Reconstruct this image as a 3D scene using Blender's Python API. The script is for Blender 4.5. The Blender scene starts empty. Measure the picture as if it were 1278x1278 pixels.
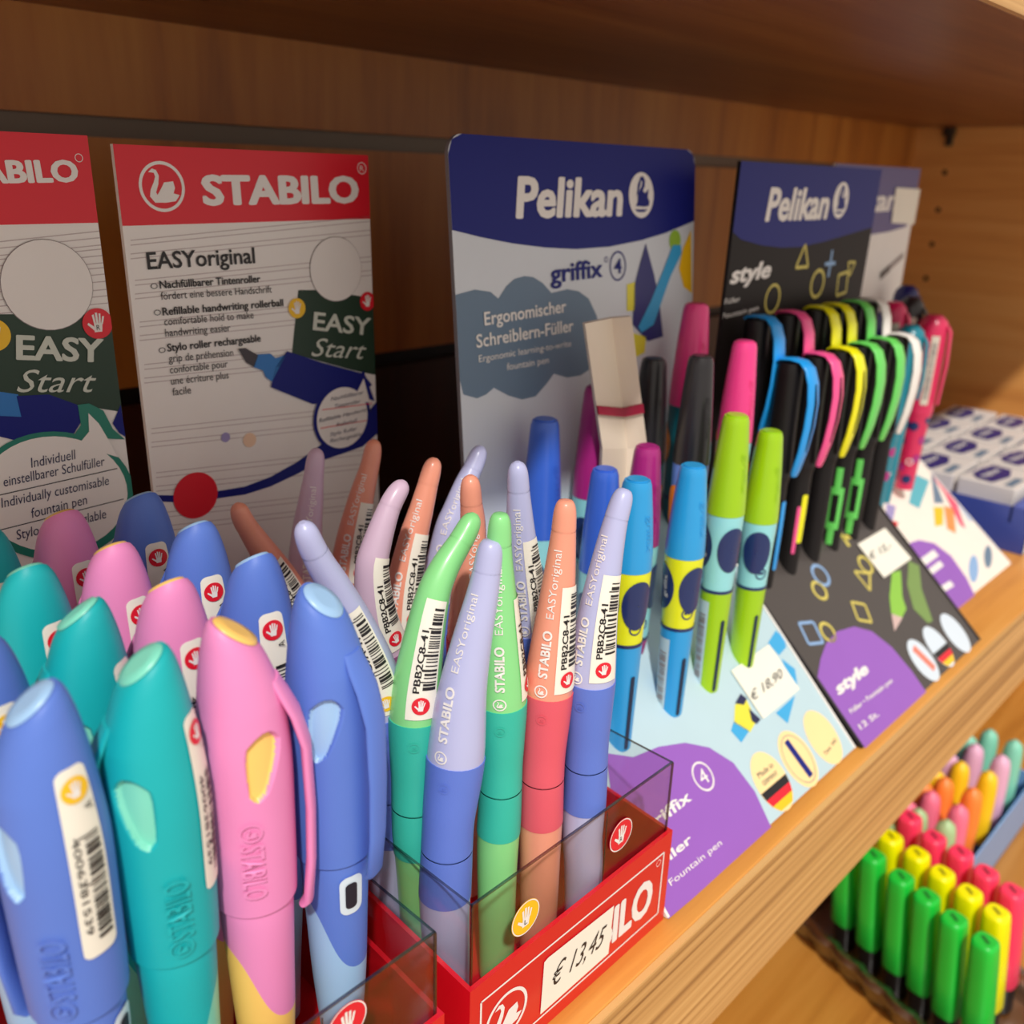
import bpy, math, random
from mathutils import Vector, Matrix
random.seed(7)
SC = bpy.context.scene
COL = SC.collection
# ------------------------------------------------------------------ camera frame
F = 1154.73
RX = Vector((0.69482361, 0.22747202, -0.68225848))
RY = Vector((-0.7185788, 0.25837224, -0.64566888))
RZ = Vector((0.02940505, 0.93888246, 0.3429797))
CAM = Vector((0, -.42, .2465))
def ray(px, py):
    c = Vector((px - 639, 639 - py, -F))
    return Vector((RX.dot(c), RY.dot(c), RZ.dot(c)))
def at(px, py, x=None, y=None, z=None):
    d = ray(px, py)
    if x is not None: t = (x - CAM.x) / d.x
    elif y is not None: t = (y - CAM.y) / d.y
    else: t = (z - CAM.z) / d.z
    return CAM + d * t
# ------------------------------------------------------------------ materials
def lin(c):
    r = []
    for v in c:
        v = v / 255.
        r.append(v / 12.92 if v <= .04045 else ((v + .055) / 1.055) ** 2.4)
    return (*r, 1)
MATS = {}
def mat(name, rgb, rough=.4, coat=0, spec=.5, sss=0, bump=0, var=.03, metal=0):
    if name in MATS: return MATS[name]
    m = bpy.data.materials.new(name); m.use_nodes = True
    nt = m.node_tree; b = nt.nodes['Principled BSDF']
    b.inputs['Roughness'].default_value = rough
    b.inputs['Coat Weight'].default_value = coat
    b.inputs['Coat Roughness'].default_value = .15
    b.inputs['Specular IOR Level'].default_value = spec
    b.inputs['Metallic'].default_value = metal
    tc = nt.nodes.new('ShaderNodeTexCoord'); nz = nt.nodes.new('ShaderNodeTexNoise')
    nz.inputs['Scale'].default_value = 60; nz.inputs['Detail'].default_value = 3
    nt.links.new(tc.outputs['Object'], nz.inputs['Vector'])
    mx = nt.nodes.new('ShaderNodeMix'); mx.data_type = 'RGBA'
    c = lin(rgb)
    mx.inputs[6].default_value = tuple(v * (1 - var) for v in c[:3]) + (1,)
    mx.inputs[7].default_value = tuple(min(1, v * (1 + var)) for v in c[:3]) + (1,)
    nt.links.new(nz.outputs['Fac'], mx.inputs[0]); nt.links.new(mx.outputs[2], b.inputs['Base Color'])
    if sss:
        b.inputs['Subsurface Weight'].default_value = sss
        b.inputs['Subsurface Radius'].default_value = (.004, .003, .002)
        b.inputs['Subsurface Scale'].default_value = .5
    if bump:
        n2 = nt.nodes.new('ShaderNodeTexNoise'); n2.inputs['Scale'].default_value = 2500
        nt.links.new(tc.outputs['Object'], n2.inputs['Vector'])
        bp = nt.nodes.new('ShaderNodeBump'); bp.inputs['Strength'].default_value = bump; bp.inputs['Distance'].default_value = .0002
        nt.links.new(n2.outputs['Fac'], bp.inputs['Height']); nt.links.new(bp.outputs[0], b.inputs['Normal'])
    MATS[name] = m
    return m
def wood(name, c1, c2, c3, axis='x', fine=1., rough=.42):
    m = bpy.data.materials.new(name); m.use_nodes = True
    nt = m.node_tree; b = nt.nodes['Principled BSDF']; b.inputs['Roughness'].default_value = rough
    b.inputs['Coat Weight'].default_value = .15; b.inputs['Coat Roughness'].default_value = .3
    tc = nt.nodes.new('ShaderNodeTexCoord'); mp = nt.nodes.new('ShaderNodeMapping')
    s = {'x': (2.2, 40, 40), 'y': (40, 2.2, 40), 'z': (34, 34, 3)}[axis]
    mp.inputs['Scale'].default_value = tuple(v * fine for v in s)
    nt.links.new(tc.outputs['Object'], mp.inputs['Vector'])
    n = nt.nodes.new('ShaderNodeTexNoise'); n.inputs['Scale'].default_value = 1; n.inputs['Detail'].default_value = 7; n.inputs['Distortion'].default_value = .8
    nt.links.new(mp.outputs[0], n.inputs['Vector'])
    m2 = nt.nodes.new('ShaderNodeMapping'); m2.inputs['Scale'].default_value = tuple(v * fine * 6 for v in s)
    nt.links.new(tc.outputs['Object'], m2.inputs['Vector'])
    n2 = nt.nodes.new('ShaderNodeTexNoise'); n2.inputs['Scale'].default_value = 1; n2.inputs['Detail'].default_value = 4
    nt.links.new(m2.outputs[0], n2.inputs['Vector'])
    ad = nt.nodes.new('ShaderNodeMath'); ad.operation = 'MULTIPLY_ADD'; ad.inputs[1].default_value = .35
    nt.links.new(n2.outputs['Fac'], ad.inputs[0]); nt.links.new(n.outputs['Fac'], ad.inputs[2])
    cr = nt.nodes.new('ShaderNodeValToRGB'); e = cr.color_ramp.elements
    e[0].position = .42; e[0].color = lin(c1); e[1].position = .95; e[1].color = lin(c3)
    k = e.new(.66); k.color = lin(c2)
    nt.links.new(ad.outputs[0], cr.inputs[0]); nt.links.new(cr.outputs[0], b.inputs['Base Color'])
    MATS[name] = m
    return m
def plywood(name):
    # layered plies: bands across z, streaks along x
    m = bpy.data.materials.new(name); m.use_nodes = True
    nt = m.node_tree; b = nt.nodes['Principled BSDF']; b.inputs['Roughness'].default_value = .5
    tc = nt.nodes.new('ShaderNodeTexCoord'); mp = nt.nodes.new('ShaderNodeMapping'); mp.inputs['Scale'].default_value = (1.8, 40, 420)
    nt.links.new(tc.outputs['Object'], mp.inputs['Vector'])
    n = nt.nodes.new('ShaderNodeTexNoise'); n.inputs['Scale'].default_value = 1; n.inputs['Detail'].default_value = 5
    nt.links.new(mp.outputs[0], n.inputs['Vector'])
    sp = nt.nodes.new('ShaderNodeSeparateXYZ'); nt.links.new(tc.outputs['Object'], sp.inputs[0])
    sn = nt.nodes.new('ShaderNodeMath'); sn.operation = 'MULTIPLY'; sn.inputs[1].default_value = 1150
    nt.links.new(sp.outputs[2], sn.inputs[0])
    s2 = nt.nodes.new('ShaderNodeMath'); s2.operation = 'SINE'; nt.links.new(sn.outputs[0], s2.inputs[0])
    s3 = nt.nodes.new('ShaderNodeMath'); s3.operation = 'MULTIPLY_ADD'; s3.inputs[1].default_value = .09
    nt.links.new(s2.outputs[0], s3.inputs[0]); nt.links.new(n.outputs['Fac'], s3.inputs[2])
    cr = nt.nodes.new('ShaderNodeValToRGB'); e = cr.color_ramp.elements
    e[0].position = .3; e[0].color = lin((140, 98, 52)); e[1].position = .68; e[1].color = lin((222, 176, 112))
    k = e.new(.45); k.color = lin((198, 150, 90))
    nt.links.new(s3.outputs[0], cr.inputs[0]); nt.links.new(cr.outputs[0], b.inputs['Base Color'])
    return m
def clearmat(name, tint, fac, rough=.05):
    m = bpy.data.materials.new(name); m.use_nodes = True
    nt = m.node_tree
    for n in list(nt.nodes): nt.nodes.remove(n)
    o = nt.nodes.new('ShaderNodeOutputMaterial'); t = nt.nodes.new('ShaderNodeBsdfTransparent'); t.inputs[0].default_value = (*tint, 1)
    g = nt.nodes.new('ShaderNodeBsdfGlossy'); g.inputs['Roughness'].default_value = rough
    fr = nt.nodes.new('ShaderNodeLayerWeight'); fr.inputs['Blend'].default_value = .12
    mt = nt.nodes.new('ShaderNodeMath'); mt.operation = 'MULTIPLY_ADD'; mt.inputs[1].default_value = .35; mt.inputs[2].default_value = fac
    nz = nt.nodes.new('ShaderNodeTexNoise'); nz.inputs['Scale'].default_value = 45
    tc = nt.nodes.new('ShaderNodeTexCoord'); nt.links.new(tc.outputs['Object'], nz.inputs['Vector'])
    bp = nt.nodes.new('ShaderNodeBump'); bp.inputs['Strength'].default_value = .25; bp.inputs['Distance'].default_value = .003
    nt.links.new(nz.outputs['Fac'], bp.inputs['Height']); nt.links.new(bp.outputs[0], g.inputs['Normal'])
    nt.links.new(fr.outputs['Facing'], mt.inputs[0])
    mx = nt.nodes.new('ShaderNodeMixShader')
    nt.links.new(mt.outputs[0], mx.inputs[0]); nt.links.new(t.outputs[0], mx.inputs[1]); nt.links.new(g.outputs[0], mx.inputs[2])
    nt.links.new(mx.outputs[0], o.inputs[0])
    return m
WOODX = wood('beech_board', (196, 126, 52), (226, 156, 72), (238, 176, 96), 'x')
WOODL = wood('shaded_beech_board', (150, 92, 30), (182, 122, 48), (200, 142, 66), 'x')  # lower shelf's beech, darkened in colour to paint in its shade
WOODD = wood('shaded_beech_underside', (98, 50, 20), (124, 70, 30), (144, 90, 42), 'x')  # same beech with the shade under the upper board put into its colour
WOODZ = wood('beech_back_panel', (150, 86, 30), (182, 112, 42), (200, 134, 56), 'z')
WOODB = wood('shaded_back_panel', (42, 18, 10), (56, 26, 15), (70, 34, 20), 'z')  # very dark brown paints the shade behind and between the displays
WOODR = wood('beech_side_panel', (206, 136, 66), (228, 160, 84), (238, 176, 102), 'y')
PLY = plywood('plywood_edge')
CLEAR = clearmat('clear_acrylic', (.95, .95, .94), .03)
CEDGE = clearmat('acrylic_cut_edge', (.45, .42, .40), .12, .2)
SMOKE = clearmat('smoky_tray_plastic', (.66, .62, .60), .26, .28)
WHITE = mat('white_card', (240, 236, 232), .5)
PAPER = mat('white_sticker', (244, 240, 226), .5)
BLACK = mat('black_print', (24, 20, 24), .45)
INK = mat('ink_blue_print', (34, 36, 78), .5)
RED = mat('signal_red_card', (214, 14, 32), .3, coat=.4)
PRED = mat('red_print', (226, 24, 46), .4)
PYEL = mat('yellow_print', (246, 196, 26), .4)
NAVY = mat('navy_print', (24, 32, 122), .45, spec=.25)
GREY = mat('grey_print', (150, 138, 138), .5)
LGREY = mat('pale_rule_print', (196, 182, 182), .5)
# ------------------------------------------------------------------ object helpers
def tag(o, label=None, cat=None, group=None, kind=None):
    if label: o['label'] = label
    if cat: o['category'] = cat
    if group: o['group'] = group
    if kind: o['kind'] = kind
    return o
def thing(name, label, cat, loc=(0, 0, 0), group=None):
    o = bpy.data.objects.new(name, None); COL.objects.link(o); o.location = loc; o.empty_display_size = .01
    return tag(o, label, cat, group)
class MB:
    """collects faces with materials, built as ONE mesh object (world coordinates)"""
    def __init__(s): s.v = []; s.f = []; s.m = []; s.mats = []; s.sm = []
    def mi(s, m):
        if m not in s.mats: s.mats.append(m)
        return s.mats.index(m)
    def face(s, pts, m, smooth=False):
        k = len(s.v); s.v += [tuple(p) for p in pts]; s.f.append(list(range(k, k + len(pts)))); s.m.append(s.mi(m)); s.sm.append(smooth)
    def grid(s, rows, m, closed=False, smooth=True, matf=None):
        k = len(s.v); n = len(rows[0])
        for r in rows: s.v += [tuple(p) for p in r]
        for i in range(len(rows) - 1):
            for j in range(n if closed else n - 1):
                a = k + i * n + j; b = k + i * n + (j + 1) % n
                s.f.append([a, a + n, b + n, b]); s.m.append(s.mi(matf(i, j) if matf else m)); s.sm.append(smooth)
    def ngon_ring(s, ring, m, smooth=False): s.face(ring, m, smooth)
    def box(s, lo, hi, m, M=None, bev=0):
        x0, y0, z0 = lo; x1, y1, z1 = hi
        c = [Vector(p) for p in ((x0, y0, z0), (x1, y0, z0), (x1, y1, z0), (x0, y1, z0), (x0, y0, z1), (x1, y0, z1), (x1, y1, z1), (x0, y1, z1))]
        if M: c = [M @ p for p in c]
        for q in ((0, 3, 2, 1), (4, 5, 6, 7), (0, 1, 5, 4), (1, 2, 6, 5), (2, 3, 7, 6), (3, 0, 4, 7)): s.face([c[i] for i in q], m)
    def build(s, name, parent=None, bevel=0):
        me = bpy.data.meshes.new(name); o = bpy.data.objects.new(name, me); COL.objects.link(o)
        off = Vector((0, 0, 0)); p = parent
        while p: off += p.location; p = p.parent
        if not parent:
            xs = list(zip(*s.v)); off = Vector(((min(xs[0]) + max(xs[0])) / 2, (min(xs[1]) + max(xs[1])) / 2, min(xs[2]))); o.location = off
        me.from_pydata([(v[0] - off.x, v[1] - off.y, v[2] - off.z) for v in s.v], [], s.f)
        for m in s.mats: me.materials.append(m)
        me.polygons.foreach_set('material_index', s.m); me.polygons.foreach_set('use_smooth', s.sm)
        me.update()
        if parent: o.parent = parent
        if bevel:
            import bmesh
            bm = bmesh.new(); bm.from_mesh(me); bmesh.ops.remove_doubles(bm, verts=bm.verts, dist=1e-6); bm.to_mesh(me); bm.free()
            b = o.modifiers.new('bevel', 'BEVEL'); b.width = bevel; b.segments = 2; b.limit_method = 'ANGLE'
        return o
TC = {}
def text_mesh(s, bold=0, shear=0):
    k = (s, bold, shear)
    if k not in TC:
        c = bpy.data.curves.new('txt', 'FONT'); c.body = s; c.offset = min(bold, .008); c.shear = shear; c.resolution_u = 3; c.fill_mode = 'FRONT'
        o = bpy.data.objects.new('txt', c); COL.objects.link(o); bpy.context.view_layer.update()
        me = bpy.data.meshes.new_from_object(o)
        vs = [(v.co.x, v.co.y, 0) for v in me.vertices]; fs = [list(p.vertices) for p in me.polygons]
        bpy.data.objects.remove(o); bpy.data.meshes.remove(me); bpy.data.curves.remove(c)
        if bold > .008:
            v0, f0 = vs, fs; vs, fs = [], []
            for q_, (dx, dy) in enumerate(((-1, 0), (1, 0), (0, .7), (0, -.7), (.7, .5), (-.7, .5), (.7, -.5), (-.7, -.5))):
                n = len(vs); vs = vs + [(x + dx * (bold - .004), y + dy * (bold - .004), q_ * .000011) for x, y, _ in v0]; fs = fs + [[i + n for i in f] for f in f0]
        TC[k] = (vs, fs, min(v[0] for v in vs), max(v[0] for v in vs))
    return TC[k]
SWAN = [(-.55, .56), (-.37, .70), (-.2, .65), (-.1, .43), (-.16, .09), (-.29, -.22), (-.24, -.33), (-.07, -.09), (.1, .17), (.5, .22), (.56, -.04), (.47, -.26), (.74, -.33), (.54, -.57), (.1, -.63), (-.37, -.63), (-.57, -.39), (-.52, -.13), (-.35, .17), (-.26, .39), (-.31, .54)]
HANDP = [[(-.28, -.55), (.22, -.55), (.3, .02), (-.26, .02)], [(-.26, 0), (-.12, 0), (-.2, .62), (-.34, .58)], [(-.1, 0), (.04, 0), (.02, .72), (-.12, .72)], [(.06, 0), (.19, 0), (.24, .64), (.11, .66)], [(.2, -.02), (.32, -.06), (.46, .44), (.34, .48)], [(-.24, -.48), (-.24, -.2), (-.62, .1), (-.7, -.02)]]
class Panel:
    """a flat printed face; artwork is laid on it in board coordinates"""
    def __init__(s, O, U, V, mb, off=.00012):
        s.O = Vector(O); s.U = Vector(U).normalized(); s.V = Vector(V).normalized(); s.N = s.U.cross(s.V)
        if s.N.dot(CAM - s.O) < 0: s.N = -s.N
        s.mb = mb; s.off = off; s.clipu = None
    def uv(s, px, py):
        d = ray(px, py); t = (s.O - CAM).dot(s.N) / d.dot(s.N); p = CAM + d * t - s.O
        return (p.dot(s.U), p.dot(s.V))
    def P(s, u, v, k=1):
        if s.clipu: u = min(max(u, s.clipu[0]), s.clipu[1])
        return s.O + s.U * u + s.V * v + s.N * s.off * k
    def puv(s, pts, m, k=1): s.mb.face([s.P(u, v, k) for u, v in pts], m)
    def poly(s, pts, m, k=1): s.puv([s.uv(*p) for p in pts], m, k)
    def disc(s, px, rpx, m, k=1, ry=1., n=36, rot=0):
        c = s.uv(*px); e = s.uv(px[0], px[1] - rpx); r = abs(e[1] - c[1]); s.duv(c, r * ry, r, m, k, n, rot); return c, r
    def duv(s, c, ru, rv, m, k=1, n=36, rot=0):
        cr, sr = math.cos(rot), math.sin(rot)
        s.puv([(c[0] + ru * math.cos(t) * cr - rv * math.sin(t) * sr, c[1] + ru * math.cos(t) * sr + rv * math.sin(t) * cr) for t in [i * 2 * math.pi / n for i in range(n)]], m, k)
    def ring(s, c, r, w, m, k=1, e=1., n=40):
        for i in range(n):
            a, b = i * 2 * math.pi / n, (i + 1) * 2 * math.pi / n
            s.puv([(c[0] + q * e * math.cos(t), c[1] + q * math.sin(t)) for q, t in ((r - w, a), (r, a), (r, b), (r - w, b))], m, k)
    def line(s, a, b, w, m, k=1):
        a = Vector(a); b = Vector(b); d = (b - a).normalized(); n = Vector((-d.y, d.x)) * w / 2
        s.puv([a - n, b - n, b + n, a + n], m, k)
    def lpx(s, a, b, w, m, k=1): s.line(s.uv(*a), s.uv(*b), w, m, k)
    def text(s, t, p0, p1, h, m, k=3, bold=0, shear=0):
        a = Vector(s.uv(*p0)); b = Vector(s.uv(*p1)); hh = abs(s.uv(p0[0], p0[1] - h)[1] - s.uv(*p0)[1]); s.tuv(t, a, b, hh, m, k, bold, shear)
    def tuv(s, t, a, b, hh, m, k=3, bold=0, shear=0):
        a = Vector(a); b = Vector(b)
        vs, fs, x0, x1 = text_mesh(t, bold, shear); d = b - a; n = Vector((-d.y, d.x)).normalized() * hh / .72
        base = len(s.mb.v); mi = s.mb.mi(m)
        for x, y, zz in vs:
            q = a + d * ((x - x0) / (x1 - x0)) + n * y; s.mb.v.append(tuple(s.P(q.x, q.y, k + zz / s.off)))
        for f in fs: s.mb.f.append([base + i for i in f]); s.mb.m.append(mi); s.mb.sm.append(False)
    def shape(s, pts, c, r, m, k=3, e=1.): s.puv([(c[0] + x * r * e, c[1] + y * r) for x, y in pts], m, k)
    def hand(s, c, r, disc, m, letter=None, k=2):
        s.duv(c, r, r, disc, k)
        for i, h in enumerate(HANDP): s.shape(h, c, r, m, k + 1 + i * .12)
        if letter: s.tuv(letter, (c[0] - r * .13, c[1] - r * .42), (c[0] + r * .1, c[1] - r * .42), r * .35, BLACK, k + 2)
# ------------------------------------------------------------------ tubes
def lerp(a, b, t): return a + (b - a) * t
def interp(tab, s):
    if s <= tab[0][0]: return tab[0][1]
    for i in range(len(tab) - 1):
        a, b = tab[i], tab[i + 1]
        if s <= b[0]:
            t = (s - a[0]) / max(1e-9, b[0] - a[0]); return lerp(a[1], b[1], t)
    return tab[-1][1]
def smooth(tab, s):
    # monotone-ish smoothstep interpolation
    if s <= tab[0][0]: return tab[0][1]
    n = len(tab)
    for i in range(n - 1):
        a, b = tab[i], tab[i + 1]
        if s <= b[0]:
            t = (s - a[0]) / max(1e-9, b[0] - a[0])
            m0 = (b[1] - tab[i - 1][1]) / (b[0] - tab[i - 1][0]) if i > 0 else (b[1] - a[1]) / (b[0] - a[0])
            m1 = (tab[i + 2][1] - a[1]) / (tab[i + 2][0] - a[0]) if i < n - 2 else (b[1] - a[1]) / (b[0] - a[0])
            h = b[0] - a[0]; t2 = t * t; t3 = t2 * t
            return (2 * t3 - 3 * t2 + 1) * a[1] + (t3 - 2 * t2 + t) * h * m0 + (-2 * t3 + 3 * t2) * b[1] + (t3 - t2) * h * m1
    return tab[-1][1]
class Tube:
    """pen shaft along a curved axis; angle 0 faces the shopper, + to the right"""
    def __init__(s, pts, rad, flat=1.):
        s.flat = flat
        P = [Vector(p) for p in pts]; out = []; n = len(P)
        for i in range(n - 1):
            p0 = P[i - 1] if i else P[i] * 2 - P[i + 1]; p1 = P[i]; p2 = P[i + 1]; p3 = P[i + 2] if i < n - 2 else P[i + 1] * 2 - P[i]
            for k in range(8):
                t = k / 8; out.append(.5 * ((2 * p1) + (p2 - p0) * t + (2 * p0 - 5 * p1 + 4 * p2 - p3) * t * t + (3 * p1 - p0 - 3 * p2 + p3) * t ** 3))
        out.append(P[-1]); s.c = out; s.L = [0]
        for a, b in zip(out, out[1:]): s.L.append(s.L[-1] + (b - a).length)
        s.len = s.L[-1]; s.rad = rad
        mid = out[len(out) // 2]; s.to = (CAM - mid); s.to.z *= .3; s.to.normalize()
    def cen(s, d):
        d = min(max(d, 0), s.len); lo = 0
        while lo < len(s.L) - 2 and s.L[lo + 1] < d: lo += 1
        t = (d - s.L[lo]) / max(1e-9, s.L[lo + 1] - s.L[lo])
        return s.c[lo].lerp(s.c[lo + 1], t)
    def fr(s, d):
        e = .003; T = (s.cen(min(d + e, s.len)) - s.cen(max(d - e, 0))).normalized()
        N = (s.to - T * s.to.dot(T)).normalized(); B = T.cross(N)
        return T, N, -B if B.dot(Vector((.69, -.72, 0))) < 0 else B
    def pt(s, d, a, off=0, r=None):
        T, N, B = s.fr(d); r = (smooth(s.rad, d) if r is None else r) + off
        return s.cen(d) + N * (math.cos(a) * r * s.flat) + B * (math.sin(a) * r)
    def sect(s, mb, d0, d1, m, n=24, seg=32, cap0=False, cap1=False, off=0, matf=None):
        rows = []
        for i in range(n + 1):
            d = lerp(d0, d1, i / n); rows.append([s.pt(d, -j * 2 * math.pi / seg, off) for j in range(seg)])
        mb.grid(rows, m, closed=True, matf=matf)
        if cap0: mb.face(rows[0][::-1], m)
        if cap1: mb.face(rows[-1], m)
    def patch(s, mb, d0, d1, a0, a1, m, off=.0003, n=16, k=8, rnd=0):
        rows = []
        ts = [i / n for i in range(n + 1)]
        if rnd:
            f = rnd / (d1 - d0); ex = [f * (1 - math.cos(i * math.pi / 12)) for i in range(6)]; ts = sorted(set(ex + [1 - x for x in ex] + [t for t in ts if f <= t <= 1 - f]))
        for t in ts:
            d = lerp(d0, d1, t); q = 0
            if rnd:
                e = min(d - d0, d1 - d); q = rnd - math.sqrt(max(0, rnd * rnd - max(0, rnd - e) ** 2)) if e < rnd else 0
                q /= max(.001, smooth(s.rad, d))
            rows.append([s.pt(d, lerp(a0 + q, a1 - q, j / k), off) for j in range(k + 1)])
        mb.grid(rows, m)
    def text(s, mb, t, d0, d1, a, h, m, off=.0004, bold=0, down=True, shear=0):
        vs, fs, x0, x1 = text_mesh(t, bold, shear); base = len(mb.v); mi = mb.mi(m)
        for x, y, zz in vs:
            u = (x - x0) / (x1 - x0); d = lerp(d0, d1, u); lat = (y / .72 - .5) * h * (1 if d1 > d0 else -1)
            mb.v.append(tuple(s.pt(d, a + lat / max(.002, smooth(s.rad, d)), off + zz)))
        for f in fs: mb.f.append([base + i for i in f]); mb.m.append(mi); mb.sm.append(False)
    def disc(s, mb, d, a, r, m, off=.0005, pts=None, n=20, e=1.):
        R = smooth(s.rad, d)
        if pts is None:
            rows = [[s.pt(d - q * r * math.sin(t), a + q * r * e * math.cos(t) / R, off) for t in [i * 2 * math.pi / n for i in range(n)]] for q in (1, .75, .5, .25, .02)]
            mb.grid(rows, m, closed=True); return
        mb.face([s.pt(d - y * r, a + x * r * e / R, off) for x, y in pts], m)
    def ring(s, mb, d, a, r, w, m, off=.0005, n=20):
        R = smooth(s.rad, d)
        for i in range(n):
            t0, t1 = i * 2 * math.pi / n, (i + 1) * 2 * math.pi / n
            mb.face([s.pt(d - q * math.sin(t), a + q * math.cos(t) / R, off) for q, t in ((r - w, t0), (r, t0), (r, t1), (r - w, t1))], m)
    def hand(s, mb, d, a, r, dm, m, letter=None, off=.0006, black=None):
        s.disc(mb, d, a, r, dm, off)
        for i, h in enumerate(HANDP): s.disc(mb, d, a, r, m, off + .0001 + i * .00001, h)
    def barcode(s, mb, d0, d1, a0, a1, m, off=.0006, seed=1, along=True):
        rnd = random.Random(seed); d = d0
        while d < d1 - .0008:
            w = rnd.choice((.0003, .0003, .0006, .0009)); long = rnd.random() < .12
            s.patch(mb, d, min(d + w, d1), a0 - (.12 if long else 0), a1, m, off, 1, 4); d += w + rnd.choice((.0003, .0005, .0008))
# ------------------------------------------------------------------ the shelf bay
b = MB(); b.box((-.35, -.2925, -.0616), (1.037, .012, 0), WOODX)
o = b.build('shelf_board', bevel=.0006); tag(o, 'thick beech shelf board with layered plywood front edge carrying all the pen displays', 'shelf')
b = MB(); b.box((-.35, -.2950, -.0612), (1.037, -.2926, -.0004), PLY); b.build('plywood_front_edge', o)
for ob in o.children: pass
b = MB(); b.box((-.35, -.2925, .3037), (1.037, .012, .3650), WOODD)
o = b.build('shelf_board', bevel=.0006); tag(o, 'upper shelf board seen from below, its shaded underside roofing the bay', 'shelf')
b = MB(); b.box((-.35, -.2950, .3037), (1.037, -.2926, .3646), PLY); b.build('plywood_front_edge', o)
b = MB(); b.box((-.35, -.62, -.295), (1.30, .012, -.2470), WOODL)
o = b.build('shelf_board', bevel=.001); tag(o, 'lower beech shelf board under the highlighter trays at bottom right', 'shelf')
# slatted back wall
b = MB()
b.box((-.35, 0, .2645), (1.037, .012, .3037), WOODZ)
b.box((-.35, 0, .1480), (1.037, .012, .2560), WOODZ)
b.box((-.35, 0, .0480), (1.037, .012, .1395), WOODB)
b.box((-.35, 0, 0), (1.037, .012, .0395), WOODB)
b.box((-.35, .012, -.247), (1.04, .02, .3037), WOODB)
o = b.build('wall_back'); tag(o, 'slatted beech back panel behind the displays', kind='structure')
b = MB(); al = mat('dull_aluminium', (120, 108, 96), .45, metal=.6)
b.box((-.35, .006, .2558), (1.037, .0115, .2646), al); b.box((-.35, .007, .1393), (1.037, .0115, .1482), BLACK); b.box((-.35, .007, .0393), (1.037, .0115, .0482), BLACK)
o2 = b.build('slot_insert', o)
b = MB(); b.box((1.0372, -.2925, -.247), (1.057, .02, .52), WOODR)
hole = mat('drilled_hole', (20, 12, 8), .9)
for z in (.190, .2245, .261, .12, .085, .155):
    n = 16; b.face([(1.0370, -.0355 + .0026 * math.cos(i * 2 * math.pi / n), z + .0026 * math.sin(i * 2 * math.pi / n)) for i in range(n)], hole)
o = b.build('wall_right'); tag(o, 'beech side panel with a column of drilled holes', kind='structure')
b = MB(); steel = mat('dark_steel', (70, 66, 60), .4, metal=.8)
b.box((1.026, -.040, .2955), (1.037, -.030, .3035), steel); b.box((1.033, -.0385, .286), (1.037, -.0315, .2955), steel)
o = b.build('shelf_pin', bevel=.001); tag(o, 'small dark metal shelf pin under the upper shelf at the side panel', 'shelf support')
# ------------------------------------------------------------------ boards
def board_mesh(name, parent, x0, x1, ytop, ztop, ybot, zbot, face, back=WHITE, th=.0018, rnd=.0, edge=None):
    """card board leaning between two heights; returns (mb, panel)"""
    mb = MB(); O = Vector((x0, ybot, zbot)); U = Vector((1, 0, 0)); V = Vector((0, ytop - ybot, ztop - zbot))
    H = V.length; p = Panel(O, U, V, mb); W = x1 - x0
    out = [(0, 0), (W, 0)]
    if rnd:
        out += [(W - rnd + rnd * math.cos(t), H - rnd + rnd * math.sin(t)) for t in [i * math.pi / 16 for i in range(9)]]
        out += [(rnd - rnd * math.sin(t), H - rnd + rnd * math.cos(t)) for t in [i * math.pi / 16 for i in range(9)]]
    else: out += [(W, H), (0, H)]
    p.puv(out, face, 0); p.puv(out[::-1], back, -th / p.off)
    for a, c in zip(out, out[1:] + out[:1]):
        mb.face([p.P(*a, 0), p.P(*c, 0), p.P(*c, -th / p.off), p.P(*a, -th / p.off)], edge or back)
    p.W = W; p.H = H; p.clipu = (0, W)
    return mb, p
def wordmark(p, a, b_, h, m, k=3):
    p.tuv('STABILO', a, b_, h, m, k, bold=.045)
GREEN = mat('chalkboard_green_print', (30, 58, 42), .45)
CHALK = mat('chalk_print', (206, 212, 200), .5)
TEALP = mat('teal_print', (34, 128, 110), .4)
BLUEP = mat('blue_print', (40, 120, 196), .4)
PPEACH = mat('peach_print', (240, 205, 175), .45); PLILAC = mat('lilac_print', (160, 150, 200), .45)
def rules(p, rows):
    for (xa, ya, xb, yb) in rows: p.lpx((xa, ya), (xb, yb), .00028, LGREY, 1)
# --- display 2: slim curved pens
st2 = thing('display_stand', 'red card display box of slim curved pens with red-topped header board and handwritten price', 'display stand', (.181, -.205, 0))
b, p = board_mesh('hb', st2, .1322, .2285, -.124, .2515, -.1285, .004, WHITE)
hu = p.uv(300, 277.5)[1]; p.puv([(0, p.H), (0, p.uv(153, 282)[1]), (p.W, p.uv(464, 273)[1]), (p.W, p.H)], PRED, 1)
c = p.uv(202, 233); r = abs(p.uv(202, 201)[1] - c[1]); p.ring(c, r, r * .13, WHITE, 2); p.shape(SWAN, c, r, WHITE, 2)
p.text('STABILO', (253, 255), (448, 252), 37, WHITE, 2, bold=.045)
c = p.uv(451, 210); p.ring(c, .0021, .0003, WHITE, 2); p.tuv('R', (c[0] - .0009, c[1] - .001), (c[0] + .0009, c[1] - .001), .002, WHITE, 2)
for y0 in (300, 350, 402, 455, 535, 590, 640):
    for dy in (0, 6, 17, 23): rules(p, [(150 + (y0 - 183) * .11, y0 + dy, 468, y0 + dy - 30)])
p.text('EASYoriginal', (184, 336), (318, 328), 22, BLACK, 3, bold=.012)
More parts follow.
